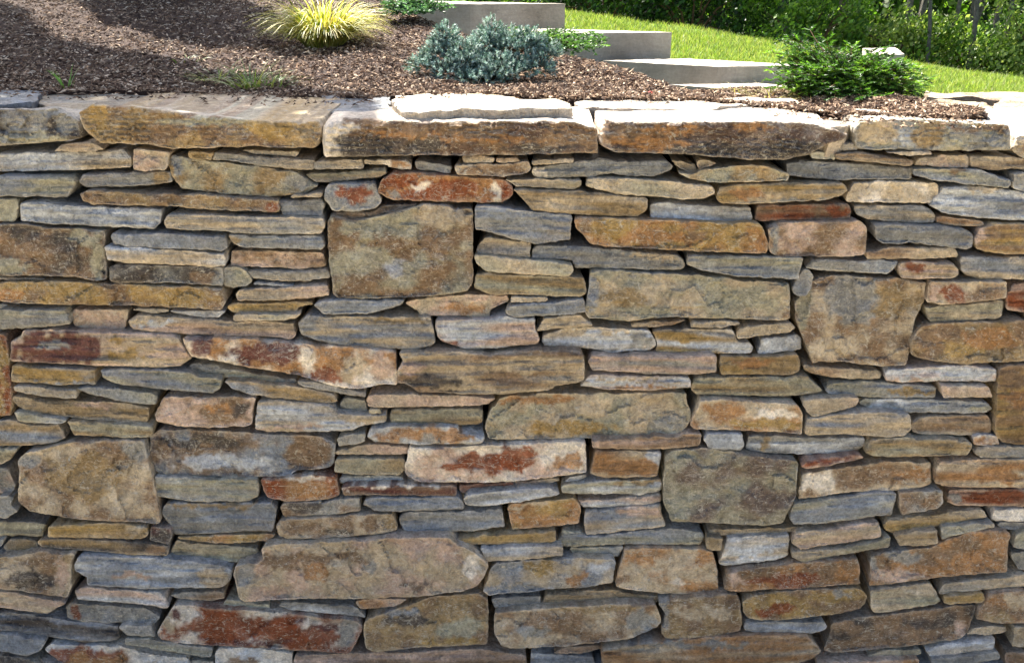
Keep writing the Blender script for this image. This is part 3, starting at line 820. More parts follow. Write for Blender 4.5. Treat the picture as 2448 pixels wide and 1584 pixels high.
de p|-6,1562 71,1573 120,1604 -6,1604
db p|96,1576 137,1587 171,1604 126,1604
gn m|669,1210 686,1200 766,1196 769,1202 806,1193 861,1189 861,1219 786,1231 680,1236|720,1213,43,14,d
gb h|866,1205 875,1192 943,1188 1097,1186 1111,1210 1107,1216 943,1221 898,1221
gk h|1105,1194 1115,1182 1157,1177 1280,1166 1314,1163 1339,1178 1331,1183 1257,1197 1157,1210 1115,1207
tn m|659,1258 672,1242 743,1238 886,1228 939,1228 951,1264 914,1276 800,1284 686,1289 666,1278|743,1258,26,14,n 886,1255,23,17,n 814,1273,34,9,d 940,1244,14,17,o
bg h|952,1235 975,1222 1057,1223 1194,1217 1202,1222 1206,1258 1143,1266 969,1281
ay m|1214,1213 1225,1205 1373,1189 1388,1213 1383,1249 1319,1257 1223,1265|1257,1207,57,6,t
tp m|558,1373 563,1350 594,1345 618,1348 629,1335 624,1313 635,1302 800,1294 971,1284 1074,1285 1091,1299 1129,1316 1168,1350 1159,1373 1142,1398 1109,1411 1014,1424 886,1429 686,1431 586,1439 572,1427|714,1338,100,17,n 843,1330,43,11,n 754,1364,26,17,a 986,1401,43,11,m 886,1350,17,23,g 583,1370,26,31,g 1129,1350,17,34,w
oy h|1083,1290 1143,1279 1280,1272 1330,1268 1328,1294 1280,1299 1100,1300
tk h|1149,1310 1280,1305 1347,1303 1346,1326 1257,1337 1161,1341
pa m|849,1438 871,1431 973,1431 943,1449 863,1455
on m|871,1487 886,1476 929,1462 986,1442 1029,1425 1143,1417 1167,1433 1166,1535 1157,1540 1014,1546 900,1556 875,1549 871,1530|957,1461,43,11,b 1071,1535,71,9,y 1100,1504,57,20,e 971,1481,57,14,d
np h|701,1584 706,1565 829,1562 1029,1553 1171,1550 1259,1567 1259,1604 701,1604
tb m|1153,1410 1171,1364 1185,1346 1261,1339 1350,1334 1464,1335 1471,1344 1465,1392 1390,1404 1313,1407 1270,1413 1190,1419 1168,1424|1379,1384,17,17,a 1290,1358,43,17,y 1424,1355,37,17,k 1233,1407,86,11,b
bg h|1173,1430 1190,1425 1292,1422 1295,1452 1241,1457 1182,1453
nt m|1182,1465 1290,1454 1447,1445 1567,1442 1581,1484 1572,1498 1504,1526 1361,1543 1233,1549 1199,1543 1182,1515|1419,1455,114,9,o 1276,1507,43,14,g 1533,1481,31,26,g
pk h|1379,1192 1447,1192 1581,1178 1582,1197 1533,1209 1433,1213 1391,1210
tb h|1395,1250 1399,1222 1447,1216 1561,1206 1581,1202 1583,1227 1591,1255 1576,1260 1433,1276 1401,1276|1533,1221,57,14,p
be h|1333,1293 1345,1265 1390,1271 1401,1278 1447,1279 1519,1268 1590,1262 1676,1268 1685,1281 1675,1301 1504,1300 1376,1306 1333,1303
eg p|1362,1309 1489,1305 1478,1329 1373,1329
ta m|1471,1384 1493,1314 1519,1307 1590,1308 1690,1312 1704,1317 1715,1367 1717,1417 1699,1421 1647,1420 1576,1417 1490,1406 1473,1398|1533,1333,37,20,a 1547,1330,34,6,n 1487,1384,17,11,n 1624,1390,14,9,w 1676,1333,17,26,a
ot h|1296,1444 1305,1419 1390,1411 1461,1407 1504,1414 1589,1427 1561,1440 1447,1441 1305,1449
no m|1573,1441 1605,1431 1761,1418 1769,1435 1775,1487 1769,1506 1733,1517 1633,1527 1591,1526 1581,1510 1591,1467|1587,1453,14,43,g 1676,1464,71,17,t
to h|1688,1273 1702,1265 1870,1261 1960,1255 1963,1257 1939,1266 1876,1272 1733,1280 1688,1280
to p|1688,1282 1729,1285 1724,1317 1688,1311
tk h|1716,1344 1728,1327 1739,1282 1886,1275 1886,1326 1847,1340 1725,1351|1790,1321,57,14,k
na m|1731,1407 1739,1368 1790,1357 2052,1331 2057,1395 1904,1406 1745,1413|1876,1387,86,17,r 1804,1367,57,14,n 2019,1378,29,17,a 1761,1387,17,17,p
np p|1322,1558 1347,1548 1449,1539 1452,1547 1390,1560 1328,1561
kb h|1268,1564 1273,1559 1419,1568 1426,1604 1268,1604
at h|1436,1558 1476,1545 1590,1529 1761,1517 1870,1514 1932,1518 1964,1555 1939,1573 1876,1593 1761,1604 1439,1604|1647,1538,171,7,g
ny m|1774,1441 1786,1430 1805,1418 1911,1409 2025,1405 2056,1408 2071,1423 2070,1438 2053,1455 1997,1466 1911,1477 1819,1483 1791,1476 1777,1461|1997,1430,71,17,y 2017,1421,23,11,g 1854,1458,57,11,r
bg h|1776,1498 1786,1486 1882,1483 1968,1485 1980,1495 1973,1506 1939,1513 1786,1509
be h|1885,1238 1897,1202 1968,1194 2105,1175 2144,1178 2133,1229 2068,1237 1968,1250 1897,1254
gn m|2150,1177 2253,1171 2256,1203 2239,1215 2155,1230
pr h|2262,1198 2267,1169 2454,1168 2454,1210 2282,1207|2382,1184,91,16,r 2282,1187,14,14,g
ty h|2110,1253 2120,1237 2339,1217 2353,1218 2361,1235 2311,1243 2225,1259 2139,1274 2114,1266
kw p|2367,1243 2377,1216 2454,1215 2454,1245
gk p|1969,1264 1977,1254 2065,1242 2065,1245 2011,1260 1974,1267
tp h|1891,1295 1903,1274 2025,1257 2097,1245 2106,1258 2107,1283 2011,1297 1911,1313
et h|1891,1330 1894,1317 1997,1312 2097,1291 2130,1281 2127,1306 2025,1323 1917,1343
to h|2137,1282 2149,1277 2241,1264 2243,1298 2191,1306 2151,1301
ge p|2249,1289 2251,1259 2311,1251 2376,1249 2379,1261 2311,1272 2259,1286
gn p|2382,1255 2397,1249 2454,1249 2454,1265 2411,1264
na m|2077,1401 2081,1328 2125,1318 2225,1308 2268,1288 2311,1271 2397,1264 2415,1273 2407,1321 2407,1366 2311,1373 2168,1389|2168,1330,43,17,g 2091,1358,14,29,g 2339,1344,71,23,a 2139,1373,71,17,p
eg p|2420,1306 2431,1274 2454,1265 2454,1314
ge p|2415,1327 2423,1318 2454,1319 2454,1363 2434,1360
te h|2081,1453 2081,1408 2225,1392 2250,1435 2237,1443 2111,1464 2089,1463
tg h|2243,1415 2254,1394 2339,1385 2454,1371 2454,1401 2339,1410 2249,1419
yt p|2254,1441 2255,1425 2350,1415 2354,1430 2350,1439 2268,1443
dn m|1969,1555 1989,1485 2054,1475 2168,1462 2282,1448 2333,1445 2330,1467 2307,1515 2296,1526 2197,1540 2054,1554 1992,1560|2168,1521,143,20,n 2297,1501,17,17,p 2054,1541,71,11,n 2025,1498,34,17,n
na m|2333,1478 2341,1454 2369,1419 2411,1411 2454,1411 2454,1489 2382,1489|2425,1430,23,20,t 2382,1473,43,11,o
tn p|2309,1515 2326,1499 2406,1495 2406,1509 2368,1516
ot m|2418,1543 2423,1497 2454,1494 2454,1546
te p|2072,1567 2103,1554 2201,1548 2204,1561 2168,1571 2097,1571
tk h|2212,1555 2254,1542 2379,1522 2376,1552 2282,1563 2226,1571
pa m|1952,1584 2054,1579 2197,1574 2197,1604 1952,1604
gb p|2226,1576 2387,1557 2390,1573 2311,1590 2226,1590
nq p|2403,1559 2454,1557 2454,1593 2403,1593"""
CAPS = """dg m|-13,266 -7,261 101,261 134,257 158,269 187,287 193,331 168,336 101,341 -13,350|161,286,27,40,g 67,333,101,13,e
on m|188,269 220,250 303,252 420,269 605,286 716,294 765,289 770,319 753,355 605,350 437,355 403,355 353,345 242,343 218,323 202,309|235,286,20,40,y 504,292,134,13,e 639,303,67,27,y
vn m|769,314 782,292 823,282 1029,290 1234,288 1368,291 1426,309 1431,366 1234,370 1029,371 777,376 771,339|792,329,41,62,w 874,355,72,41,d 823,298,41,12,w 1029,309,175,10,n 1090,331,195,7,a 926,321,62,8,a 977,350,72,26,d 1286,355,93,14,d
vm m|1436,309 1450,285 1471,292 1605,292 1851,291 1944,296 2028,321 2016,334 1975,345 1934,370 1872,382 1800,383 1646,369 1471,364 1438,348|1445,319,14,41,p 1522,329,62,31,n 1903,360,82,26,d 1605,309,72,12,a 1800,304,51,10,a 1749,362,206,16,d 1543,345,93,21,a
ge m|2047,355 2041,309 2057,286 2211,283 2314,293 2413,299 2416,359 2263,360 2067,357|2165,327,46,21,k 2098,319,51,31,t 2345,309,72,12,n 2222,319,41,31,o
wt m|2421,362 2429,327 2479,309 2551,309 2551,383 2469,386 2434,372|2469,350,21,21,a"""

LBL = {'r': 'rust red stone', 'q': 'dark maroon stone', 'a': 'orange brown stone'}
for i, s in enumerate(STONES.split('\n')):
    r = stone_mesh('stone', s, i * 3.17 + 1)
    if r is None: continue
    co, Fc, cols, pat, area, code = r
    o = mesh_np('stone', co, Fc, M_STONE[pat], wall, cols, smooth=False)
    if code[0] in LBL: o['label'] = LBL[code[0]]
CAPDEPTH = [0.16, 0.42, 0.20, 0.34, 0.14, 0.20]
CAPOUT = [0.02, 0.035, 0.035, 0.04, 0.02, 0.01]
CAPLBL = ['dark grey capstone with pale bottom edge', 'long ochre brown capstone', 'dark brown capstone with rusty ledges',
          'brown capstone with a ragged tapering right end', 'olive grey capstone with a pale blue patch', 'sunlit orange and white capstone']
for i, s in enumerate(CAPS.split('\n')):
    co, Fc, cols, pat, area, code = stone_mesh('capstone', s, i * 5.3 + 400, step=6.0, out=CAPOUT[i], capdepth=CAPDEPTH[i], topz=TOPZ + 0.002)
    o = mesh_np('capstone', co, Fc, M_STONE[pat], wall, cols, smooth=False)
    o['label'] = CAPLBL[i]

# flat slabs lying behind the front capstones: outline of the top face, level, thickness
SLABS = [
    ('bg p', 1.415, 0.07, '-10,202 60,203 118,214 96,226 74,250 -10,251'),
    ('tg m', 1.405, 0.07, '88,232 104,222 215,221 300,213 350,209 420,221 450,240 380,262 205,262 150,262 95,250'),
    ('bg p', 1.412, 0.06, '768,226 800,221 935,230 926,262 890,268 782,268'),
    ('wt m', 1.432, 0.05, '940,240 952,230 1030,224 1172,226 1300,237 1360,244 1364,258 1230,262 1100,260 1000,268 958,264'),
    ('wp m', 1.414, 0.05, '1370,243 1440,238 1600,235 1760,240 1800,250 1700,262 1500,262 1400,258'),
    ('wn m', 1.402, 0.06, '1800,252 1900,264 2000,277 2045,281 2030,302 1990,306 1900,292 1800,285'),
    ('tn p', 1.36, 0.06, '2212,222 2440,220 2520,224 2520,236 2380,236 2216,231'),
    ('tn m', 1.38, 0.06, '2196,240 2330,242 2380,256 2350,270 2270,272 2226,256'),
    ('tn m', 1.39, 0.08, '2372,250 2402,236 2540,236 2540,268 2384,272'),
    ('wt m', 1.385, 0.10, '2350,274 2400,268 2520,268 2520,296 2420,298 2362,290'),
]
for i, (code, z, th, outl) in enumerate(SLABS):
    A, B = PAL[code[0]], PAL[code[1]]
    poly = [tuple(float(v) for v in p.split(',')) for p in outl.split()]
    W = [at_z(x, y, z) for x, y in poly]
    P = [Vector((w.x * 1000, w.y * 1000)) for w in W]
    pts = refine([(p.x, p.y) for p in P], 14, 5, 60 + i)
    nb = len(pts)
    E = np.array([(p.x, p.y) for p in pts])
    x0, y0 = E.min(0); x1, y1 = E.max(0)
    gp = [Vector((a, b)) for a in np.arange(x0, x1, 16) for b in np.arange(y0, y1, 16)]
    vs, es, fs, ov, oe, of = delaunay_2d_cdt(pts + gp, [], [list(range(nb))], 1, 0.01)
    om = {}
    for k, o_ in enumerate(ov):
        for q in o_:
            if q < nb: om[q] = k
    rim = [om[k] for k in range(nb) if k in om]
    co = [Vector((v.x / 1000, v.y / 1000, z + 0.007 * fr(v.x * .012, v.y * .02, i, 4))) for v in vs]
    cols = []
    for v in vs:
        s = min(1, max(0, 0.4 + 1.3 * fr(v.x * .01, v.y * .03, i + 7, 3)))
        cols.append(A * (1 - s) + B * s)
    Fc = [tuple(t) for t in fs]
    if sgn_area(E) > 0: rim = rim[::-1]
    prev = rim
    cen = Vector((E[:, 0].mean() / 1000, E[:, 1].mean() / 1000, 0))
    for dz, ins in ((0.004, -0.001), (0.03, 0.001), (th, 0.010)):
        cur = []
        for k in rim:
            v = co[k].copy(); q = Vector((v.x - cen.x, v.y - cen.y, 0)); q = q.normalized() if q.length else q
            v -= q * ins; v.z = z - dz + 0.003 * noise.noise(v * 30)
            cur.append(len(co)); co.append(v); cols.append(A * 0.55 + PAL['n'] * 0.4)
        for j in range(len(rim)):
            a, b, c, d2 = prev[j], prev[(j + 1) % len(rim)], cur[(j + 1) % len(rim)], cur[j]
            Fc += [(a, b, d2), (b, c, d2)]
        prev = cur
    o = mesh_np('cap_slab', [tuple(v) for v in co], Fc, M_STONE[code[3]], wall, np.array(cols), smooth=False)

# earth and rubble core of the wall, set back behind the joints
def boxmesh(x0, x1, y0, y1, z0, z1, batter=0.0):
    v = []
    for z in (z0, z1):
        s = -batter * (TOPZ - z)
        v += [(x0, y0 + s, z), (x1, y0 + s, z), (x1, y1, z), (x0, y1, z)]
    return v, [(0, 3, 2, 1), (4, 5, 6, 7), (0, 1, 5, 4), (1, 2, 6, 5), (2, 3, 7, 6), (3, 0, 4, 7)]
v, f = boxmesh(-3.4, 3.4, 0.165, 0.40, -0.05, 1.352, BATTER)
mesh_np('wall_core', v, f, M_CORE, wall)

# more courses outside the photograph's edges, joined
FV, FF, FC = [], [], []
rr = random.Random(5)
def filler(x0, x1, z0, z1, deep=0.17):
    o = rr.uniform(0.0, 0.025)
    zc, xc = (z0 + z1) / 2, (x0 + x1) / 2
    n0 = len(FV)
    k = 14
    w, h = (x1 - x0) / 2 - 0.004, (z1 - z0) / 2 - 0.004
    for (s, back) in ((1.0, deep), (1.0, 0.006), (0.93, 0.0)):
        for a in range(k):
            t = a / k * math.tau
            cx_, sy_ = math.cos(t), math.sin(t)
            p = 5.0
            rad = (abs(cx_) ** p + abs(sy_) ** p) ** (-1 / p)
            j = 1 + 0.05 * noise.noise(Vector((a * 1.3, x0 * 9, z0 * 9)))
            x = xc + cx_ * rad * w * (1 - (1 - s) * h / max(w, h)) * j; z = zc + sy_ * rad * h * s * j
            FV.append((x, wall_y(z) - o + back, z))
    FV.append((xc, wall_y(zc) - o - 0.003, zc))
    for b in (0, 1):
        for a in range(k):
            i0, i1 = n0 + b * k + a, n0 + b * k + (a + 1) % k
            FF.append((i0, i1, i1 + k)); FF.append((i0, i1 + k, i0 + k))
    for a in range(k):
        FF.append((n0 + 2 * k + a, n0 + 2 * k + (a + 1) % k, n0 + 3 * k))
    c = PAL[rr.choice('bgttteokpnnga')] * rr.uniform(0.85, 1.1)
    FC.extend([c] * (3 * k + 1))
def courses(x0f, x1f, z0, z1):
    z = z0
    while z < z1 - 0.02:
        h = min(rr.uniform(0.035, 0.10), z1 - z)
        if z1 - z - h < 0.03: h = z1 - z
        x = x0f(z); xe = x1f(z)
        while x < xe - 0.03:
            w = min(rr.uniform(0.12, 0.38), xe - x)
            if xe - x - w < 0.05: w = xe - x
            filler(x, x + w, z, z + h)
            x += w
        z += h
pL, pLb = on_wall(-8, 350, 0.01), on_wall(-8, 1590, 0.01)
def xl(z):
    t = (z - pLb.z) / (pL.z - pLb.z)
    return pLb.x + (pL.x - pLb.x) * t
zb = on_wall(1224, 1596, 0.01).z
courses(lambda z: -3.4, lambda z: xl(z + 0.05), zb, TOPZ - 0.09)
courses(lambda z: -xl(z + 0.05), lambda z: 3.4, zb, TOPZ - 0.09)
courses(lambda z: -3.4, lambda z: 3.4, 0.0, zb)
courses(lambda z: -3.4, lambda z: xl(z), TOPZ - 0.09, TOPZ)
o = mesh_np('stone_courses', FV, FF, M_STONE['h'], wall, np.array(FC), smooth=False)
o['kind'] = 'stuff'; o['label'] = 'further courses of flat stones running on along the wall'

# ------------------------------------------------------------------ concrete steps
steps = thing('concrete_steps', tuple(at_dist(1716, 214, 4.5)), 'pale grey concrete steps climbing left between the mulch bed and the lawn', 'steps')
def subdiv_block(top4, z0, z1, name, parent, seed, n=26):
    """a block with rough cast faces, top outline given by four plan points"""
    V, F = [], []
    def quad(P, nu, nv):
        base = len(V)
        for i in range(nu + 1):
            for j in range(nv + 1):
                a, b = i / nu, j / nv
                p = P[0].lerp(P[1], a).lerp(P[3].lerp(P[2], a), b)
                V.append(p)
        for i in range(nu):
            for j in range(nv):
                q = base + i * (nv + 1) + j
                F.append((q, q + nv + 1, q + nv + 2, q + 1))
    T = [Vector((p.x, p.y, z1)) for p in top4]; Bm = [Vector((p.x, p.y, z0)) for p in top4]
    for i in range(4):
        j = (i + 1) % 4
        quad([Bm[i], Bm[j], T[j], T[i]], n, 8)
    quad(T, n, n)
    cen = sum(T, Vector()) / 4; cen.z = (z0 + z1) / 2
    W = []
    for p in V:
        d = (p - cen).normalized()
        W.append(tuple(p + d * (0.003 * noise.fractal(p * 5, 1, 2, 3) + 0.004 * noise.noise(p * 34))))
    return mesh_np(name, W, F, M_CONC, parent, smooth=False)
def step_block(C, L, Rr, row, seed):
    c = at_dist(C[0], row, C[1]); z1 = c.z
    l = at_z(L[0], row, z1); 
    def plan(px, y):
        d = ray(px, row); t = (y - EYE[1]) / d.y
        return Vector((d.x * t, y, z1))
    c = plan(*C); l = plan(*L); r = plan(*Rr)
    b = l + (r - c)
    return subdiv_block([c, r, b, l], z1 - 0.17 - (0.55 if seed < 5 else 0.3), z1, 'step', steps, seed)
step_block((1716, 4.5), (1440, 4.86), (1930, 4.60), 160, 1)
step_block((1404, 5.0), (1130, 5.30), (1606, 5.08), 80, 2)
step_block((1124, 5.5), (850, 5.80), (1351, 5.55), 10, 3)
step_block((1850, 4.0), (1600, 4.36), (2080, 4.06), 222, 6)
step_block((860, 6.0), (640, 6.30), (1060, 6.05), -60, 4)
step_block((2080, 4.1), (2060, 4.5), (2162, 4.15), 132, 5)

# ------------------------------------------------------------------ lawn
LN_ROW = [(1250, 120), (1400, 150), (1800, 215), (2200, 228), (2700, 232)]
LN_Y = [(1250, 5.2), (1800, 4.4), (2200, 3.6), (2700, 3.2)]
LF_ROW = [(1250, 8), (1350, 20), (1620, 62), (1900, 103), (2150, 143), (2448, 190), (2700, 228)]
LF_Y = [(1250, 8.5), (1900, 8.6), (2448, 8.0), (2700, 7.5)]
def lawn_pt(px, t):
    a = at_dist(px, prof(px, LN_ROW), prof(px, LN_Y)); b = at_dist(px, prof(px, LF_ROW), prof(px, LF_Y))
    p = a.lerp(b, t)
    p.z += 0.035 * noise.noise(p * 1.3) + 0.012 * noise.noise(p * 5) - 0.02
    return p
lv, NU2, NV2 = [], 60, 24
for i in range(NU2):
    px = 1180 + i * 1600.0 / (NU2 - 1)
    e0 = lawn_pt(px, 0)
    lv.append((e0.x, e0.y - 0.3, e0.z - 0.5))
    for j in range(NV2): lv.append(tuple(lawn_pt(px, j / (NV2 - 1))))
    e = lawn_pt(px, 1.0)
    lv.append((e.x, e.y + 1.0, e.z - 0.25)); lv.append((e.x, e.y + 3.5, e.z - 2.2))
structure(mesh_np('lawn', lv, grid_faces(NU2, NV2 + 3), M_TURF, smooth=True))

def blades():
    V, F, C = [], [], []
    n = 0
    pal = [np.array(lin(c)) for c in [(104, 128, 52), (124, 144, 62), (84, 110, 44), (144, 158, 84), (142, 142, 88)]]
    for k in range(80000):
        px = R.uniform(1200, 2640); t = R.random() ** 1.0
        p = lawn_pt(px, t)
        h = R.uniform(0.020, 0.05) * (1.7 if R.random() < 0.03 else 1)
        if t > 0.93: h *= 1.1
        w = R.uniform(0.0025, 0.0055)
        a = R.uniform(0, math.tau); lx, ly = R.gauss(0, 0.45) * h, R.gauss(0, 0.45) * h
        ux, uy = math.cos(a) * w, math.sin(a) * w
        V += [(p.x - ux, p.y - uy, p.z - 0.005), (p.x + ux, p.y + uy, p.z - 0.005), (p.x + lx, p.y + ly, p.z + h)]
        F.append((n, n + 1, n + 2)); n += 3
        c = pal[R.randrange(5)] * R.uniform(0.75, 1.2)
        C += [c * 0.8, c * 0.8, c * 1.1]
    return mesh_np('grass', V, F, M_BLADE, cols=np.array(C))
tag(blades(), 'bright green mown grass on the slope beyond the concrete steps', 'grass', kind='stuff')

# ------------------------------------------------------------------ foliage builders
def tube(path, radii, k=6):
    V, F = [], []
    for i, p in enumerate(path):
        d = (path[min(i + 1, len(path) - 1)] - path[max(i - 1, 0)]).normalized()
        u = d.orthogonal().normalized(); w = d.cross(u)
        for a in range(k):
            t = a / k * math.tau
            V.append(tuple(p + (u * math.cos(t) + w * math.sin(t)) * radii[i]))
    for i in range(len(path) - 1):
        for a in range(k):
            q = i * k + a; q2 = i * k + (a + 1) % k
            F.append((q, q2, q2 + k, q + k))
    return V, F

class Acc:
    def __init__(s): s.V, s.F, s.C, s.n = [], [], [], 0
    def add(s, V, F, c=None):
        s.V += V; s.F += [tuple(i + s.n for i in f) for f in F]; s.n += len(V)
        if c is not None: s.C += [c] * len(V)
    def tri(s, a, b, c, col):
        s.V += [a, b, c]; s.F.append((s.n, s.n + 1, s.n + 2)); s.n += 3; s.C += [col] * 3
    def build(s, name, mat, parent=None):
        return mesh_np(name, s.V, s.F, mat, parent, np.array(s.C) if s.C else None)

def rnd_unit():
    while True:
        v = Vector((R.uniform(-1, 1), R.uniform(-1, 1), R.uniform(-1, 1)))
        if 0.05 < v.length < 1: return v.normalized()

def needle_shrub(root, lobes, tufts, nn, length, width, pal, up=0.35):
    """needle tufts over the skin of overlapping lobes (centre, radii)"""
    A = Acc(); TW = Acc()
    wts = [l[1].x * l[1].z for l in lobes]
    for k in range(tufts):
        c, rad = R.choices(lobes, wts)[0]
        d = rnd_unit()
        if d.z < -0.35: d.z = -d.z * 0.4
        s = R.uniform(0.72, 1.06) if R.random() < 0.8 else R.uniform(0.35, 0.8)
        p = c + Vector((d.x * rad.x, d.y * rad.y, d.z * rad.z)) * s
        if p.z < root.z + 0.004: p.z = root.z + 0.004 + R.random() * 0.02
        ax = (Vector((d.x / rad.x, d.y / rad.y, d.z / rad.z)).normalized() + Vector((0, 0, up)) + rnd_unit() * 0.35).normalized()
        u = ax.orthogonal().normalized(); w = ax.cross(u)
        shade = R.uniform(0.65, 1.25)
        col = np.array(R.choice(pal)) * shade
        tl = length * R.uniform(0.8, 1.6)
        for j in range(nn):
            t = R.random()
            a = R.uniform(0, math.tau)
            b = p + ax * tl * t
            nd = (u * math.cos(a) + w * math.sin(a)) * 0.85 + ax * R.uniform(0.5, 1.2)
            nd.normalize()
            tip = b + nd * length * R.uniform(0.6, 1.0) * (1 - 0.3 * t)
            sd = nd.cross(ax)
            sd = sd.normalized() * width if sd.length > 0 else u * width
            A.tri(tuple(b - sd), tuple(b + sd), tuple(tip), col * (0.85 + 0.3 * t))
    # woody twigs running from the base into the lobes
    for c, rad in lobes:
        for j in range(5):
            e = c + Vector((R.uniform(-.6, .6) * rad.x, R.uniform(-.6, .6) * rad.y, R.uniform(0, .7) * rad.z))
            m = root.lerp(e, 0.5) + Vector((0, 0, 0.01))
            V, F = tube([root + Vector((R.uniform(-.01, .01), 0, -0.01)), m, e], [0.005, 0.0035, 0.0015], 5)
            TW.add(V, F)
    return A, TW

def spray_shrub(root, sprays, n_leaf, pal, llen, lwid, droop=0.5, flat=0.3):
    """arching sprays with two ranks of leaflets; sprays = list of (direction, length)"""
    A, TW = Acc(), Acc()
    for (d, L) in sprays:
        d = d.normalized()
        pts = []
        p = root.copy(); v = d.copy()
        seg = 7
        for i in range(seg + 1):
            pts.append(p.copy())
            p = p + v * (L / seg)
            v = (v + Vector((R.gauss(0, .07), R.gauss(0, .07), -droop / seg))).normalized()
            if p.z < root.z + 0.01: p.z = root.z + 0.01 + R.random() * 0.01
        V, F = tube(pts, [0.003 * (1 - 0.75 * i / seg) for i in range(seg + 1)], 4)
        TW.add(V, F)
        base_c = np.array(R.choice(pal))
        for i in range(2, seg + 1):
            ax = (pts[i] - pts[i - 1]).normalized()
            side = ax.cross(Vector((0, 0, 1)))
            side = side.normalized() if side.length > 0.01 else Vector((1, 0, 0))
            for s in (-1, 1):
                # side twig
                tw = (ax * R.uniform(0.5, 0.9) + side * s * R.uniform(0.6, 1) + Vector((0, 0, R.gauss(0, flat)))).normalized()
                tL = L * R.uniform(0.18, 0.34) * (1.15 - i / (seg + 3))
                o = pts[i]
                for q in range(n_leaf):
                    b = o + tw * tL * (q + 0.5) / n_leaf
                    for s2 in (-1, 1):
                        pr = tw.cross(Vector((0, 0, 1)))
                        pr = pr.normalized() if pr.length > 0.01 else side
                        ld = (tw * 0.7 + pr * s2 * 0.8 + Vector((0, 0, R.gauss(0.1, 0.3)))).normalized()
                        sd = ld.cross(rnd_unit()).normalized() * lwid
                        tipf = q / n_leaf
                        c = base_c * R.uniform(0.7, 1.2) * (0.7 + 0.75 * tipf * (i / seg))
                        A.tri(tuple(b - sd), tuple(b + sd), tuple(b + ld * llen * R.uniform(.7, 1.1)), c)
    return A, TW

def px_h(y, npx):  # metres spanned by npx photo pixels at depth y
    return npx / FPX * (y - EYE[1]) * 1.02

# blue spruce
b0 = mulch_at(1165, 196)
S = px_h(b0.y, 1.0)
t = thing('blue_spruce_shrub', tuple(b0), 'dwarf blue green spruce mound with stiff needles on the mulch', 'shrub')
def lobe(px, row, rx, rz, ry=None, dy=0.0):
    """lobe centred at photo point, near the shrub base depth"""
    return (at_dist(px, row, b0.y + dy), Vector((rx * S, (ry or rx * 0.8) * S, rz * S)))
lobes = [lobe(1066, 108, 30, 44, dy=.05), lobe(1045, 135, 34, 34, dy=.03), lobe(1012, 158, 34, 22), lobe(1178, 92, 32, 40, dy=.06), lobe(1160, 112, 42, 30, dy=.04), lobe(1120, 148, 52, 46),
         lobe(1232, 118, 46, 44, dy=.03), lobe(1268, 104, 34, 30, dy=.04), lobe(1305, 132, 32, 30, dy=.03), lobe(1200, 170, 62, 36, dy=-.03), lobe(1085, 176, 46, 26, dy=-.02), lobe(1275, 165, 48, 34), lobe(1150, 186, 60, 20, dy=-.04)]
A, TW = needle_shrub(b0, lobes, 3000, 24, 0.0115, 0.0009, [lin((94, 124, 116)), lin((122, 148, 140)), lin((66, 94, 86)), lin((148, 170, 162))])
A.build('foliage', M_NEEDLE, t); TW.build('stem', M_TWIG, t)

# creeping juniper beside the second step
b0 = mulch_at(1260, 122)
t = thing('creeping_juniper', tuple(b0), 'low green creeping juniper trailing right behind the blue spruce', 'shrub')
sp = []
for k in range(70):
    a = R.uniform(-0.9, 0.5)
    sp.append((Vector((math.cos(a) * 0.9, math.sin(a), R.uniform(0.05, 0.30))), R.uniform(0.12, 0.27)))
for k in range(40):
    a = R.uniform(0, math.tau)
    sp.append((Vector((math.cos(a), math.sin(a), R.uniform(0.2, 0.7))), R.uniform(0.08, 0.16)))
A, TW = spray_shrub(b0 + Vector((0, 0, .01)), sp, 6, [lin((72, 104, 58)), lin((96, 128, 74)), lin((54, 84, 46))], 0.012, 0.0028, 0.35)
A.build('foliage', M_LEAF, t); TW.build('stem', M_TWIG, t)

# second juniper up by the top step
b0 = mulch_at(925, 40)
t = thing('spreading_juniper', tuple(b0), 'blue green spreading juniper beside the top step, above the grass clump', 'shrub')
sp = []
for k in range(110):
    a = R.uniform(-1.3, 0.6)
    sp.append((Vector((math.cos(a), math.sin(a), R.uniform(0.0, 0.6))), R.uniform(0.10, 0.28)))
A, TW = spray_shrub(b0 + Vector((0, 0, .02)), sp, 6, [lin((78, 112, 84)), lin((96, 134, 104)), lin((60, 88, 62))], 0.013, 0.003, 0.6)
A.build('foliage', M_LEAF, t); TW.build('stem', M_TWIG, t)

# dark green shrub on the right
b0 = mulch_at(2025, 232)
t = thing('green_spruce_shrub', tuple(b0), 'deep green spreading conifer shrub with light tips on the right of the mulch', 'shrub')
S = px_h(b0.y, 1.0)
sp = []
for k in range(520):
    a = R.uniform(0, math.tau); el = R.uniform(0.0, 1.2)
    L = (185 if math.cos(a) < 0 else 165) * S * R.uniform(0.5, 1.05) * (1 - 0.14 * el) * (0.85 + 0.5 * noise.noise(Vector((math.cos(a) * 2.2, math.sin(a) * 2.2, el * 1.6))))
    sp.append((Vector((math.cos(a), math.sin(a) * 0.7, el * 0.95)), L * 1.08))
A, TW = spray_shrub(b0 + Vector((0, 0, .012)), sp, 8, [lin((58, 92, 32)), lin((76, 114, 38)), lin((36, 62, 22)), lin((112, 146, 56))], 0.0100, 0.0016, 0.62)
A.build('foliage', M_LEAF, t); TW.build('stem', M_TWIG, t)

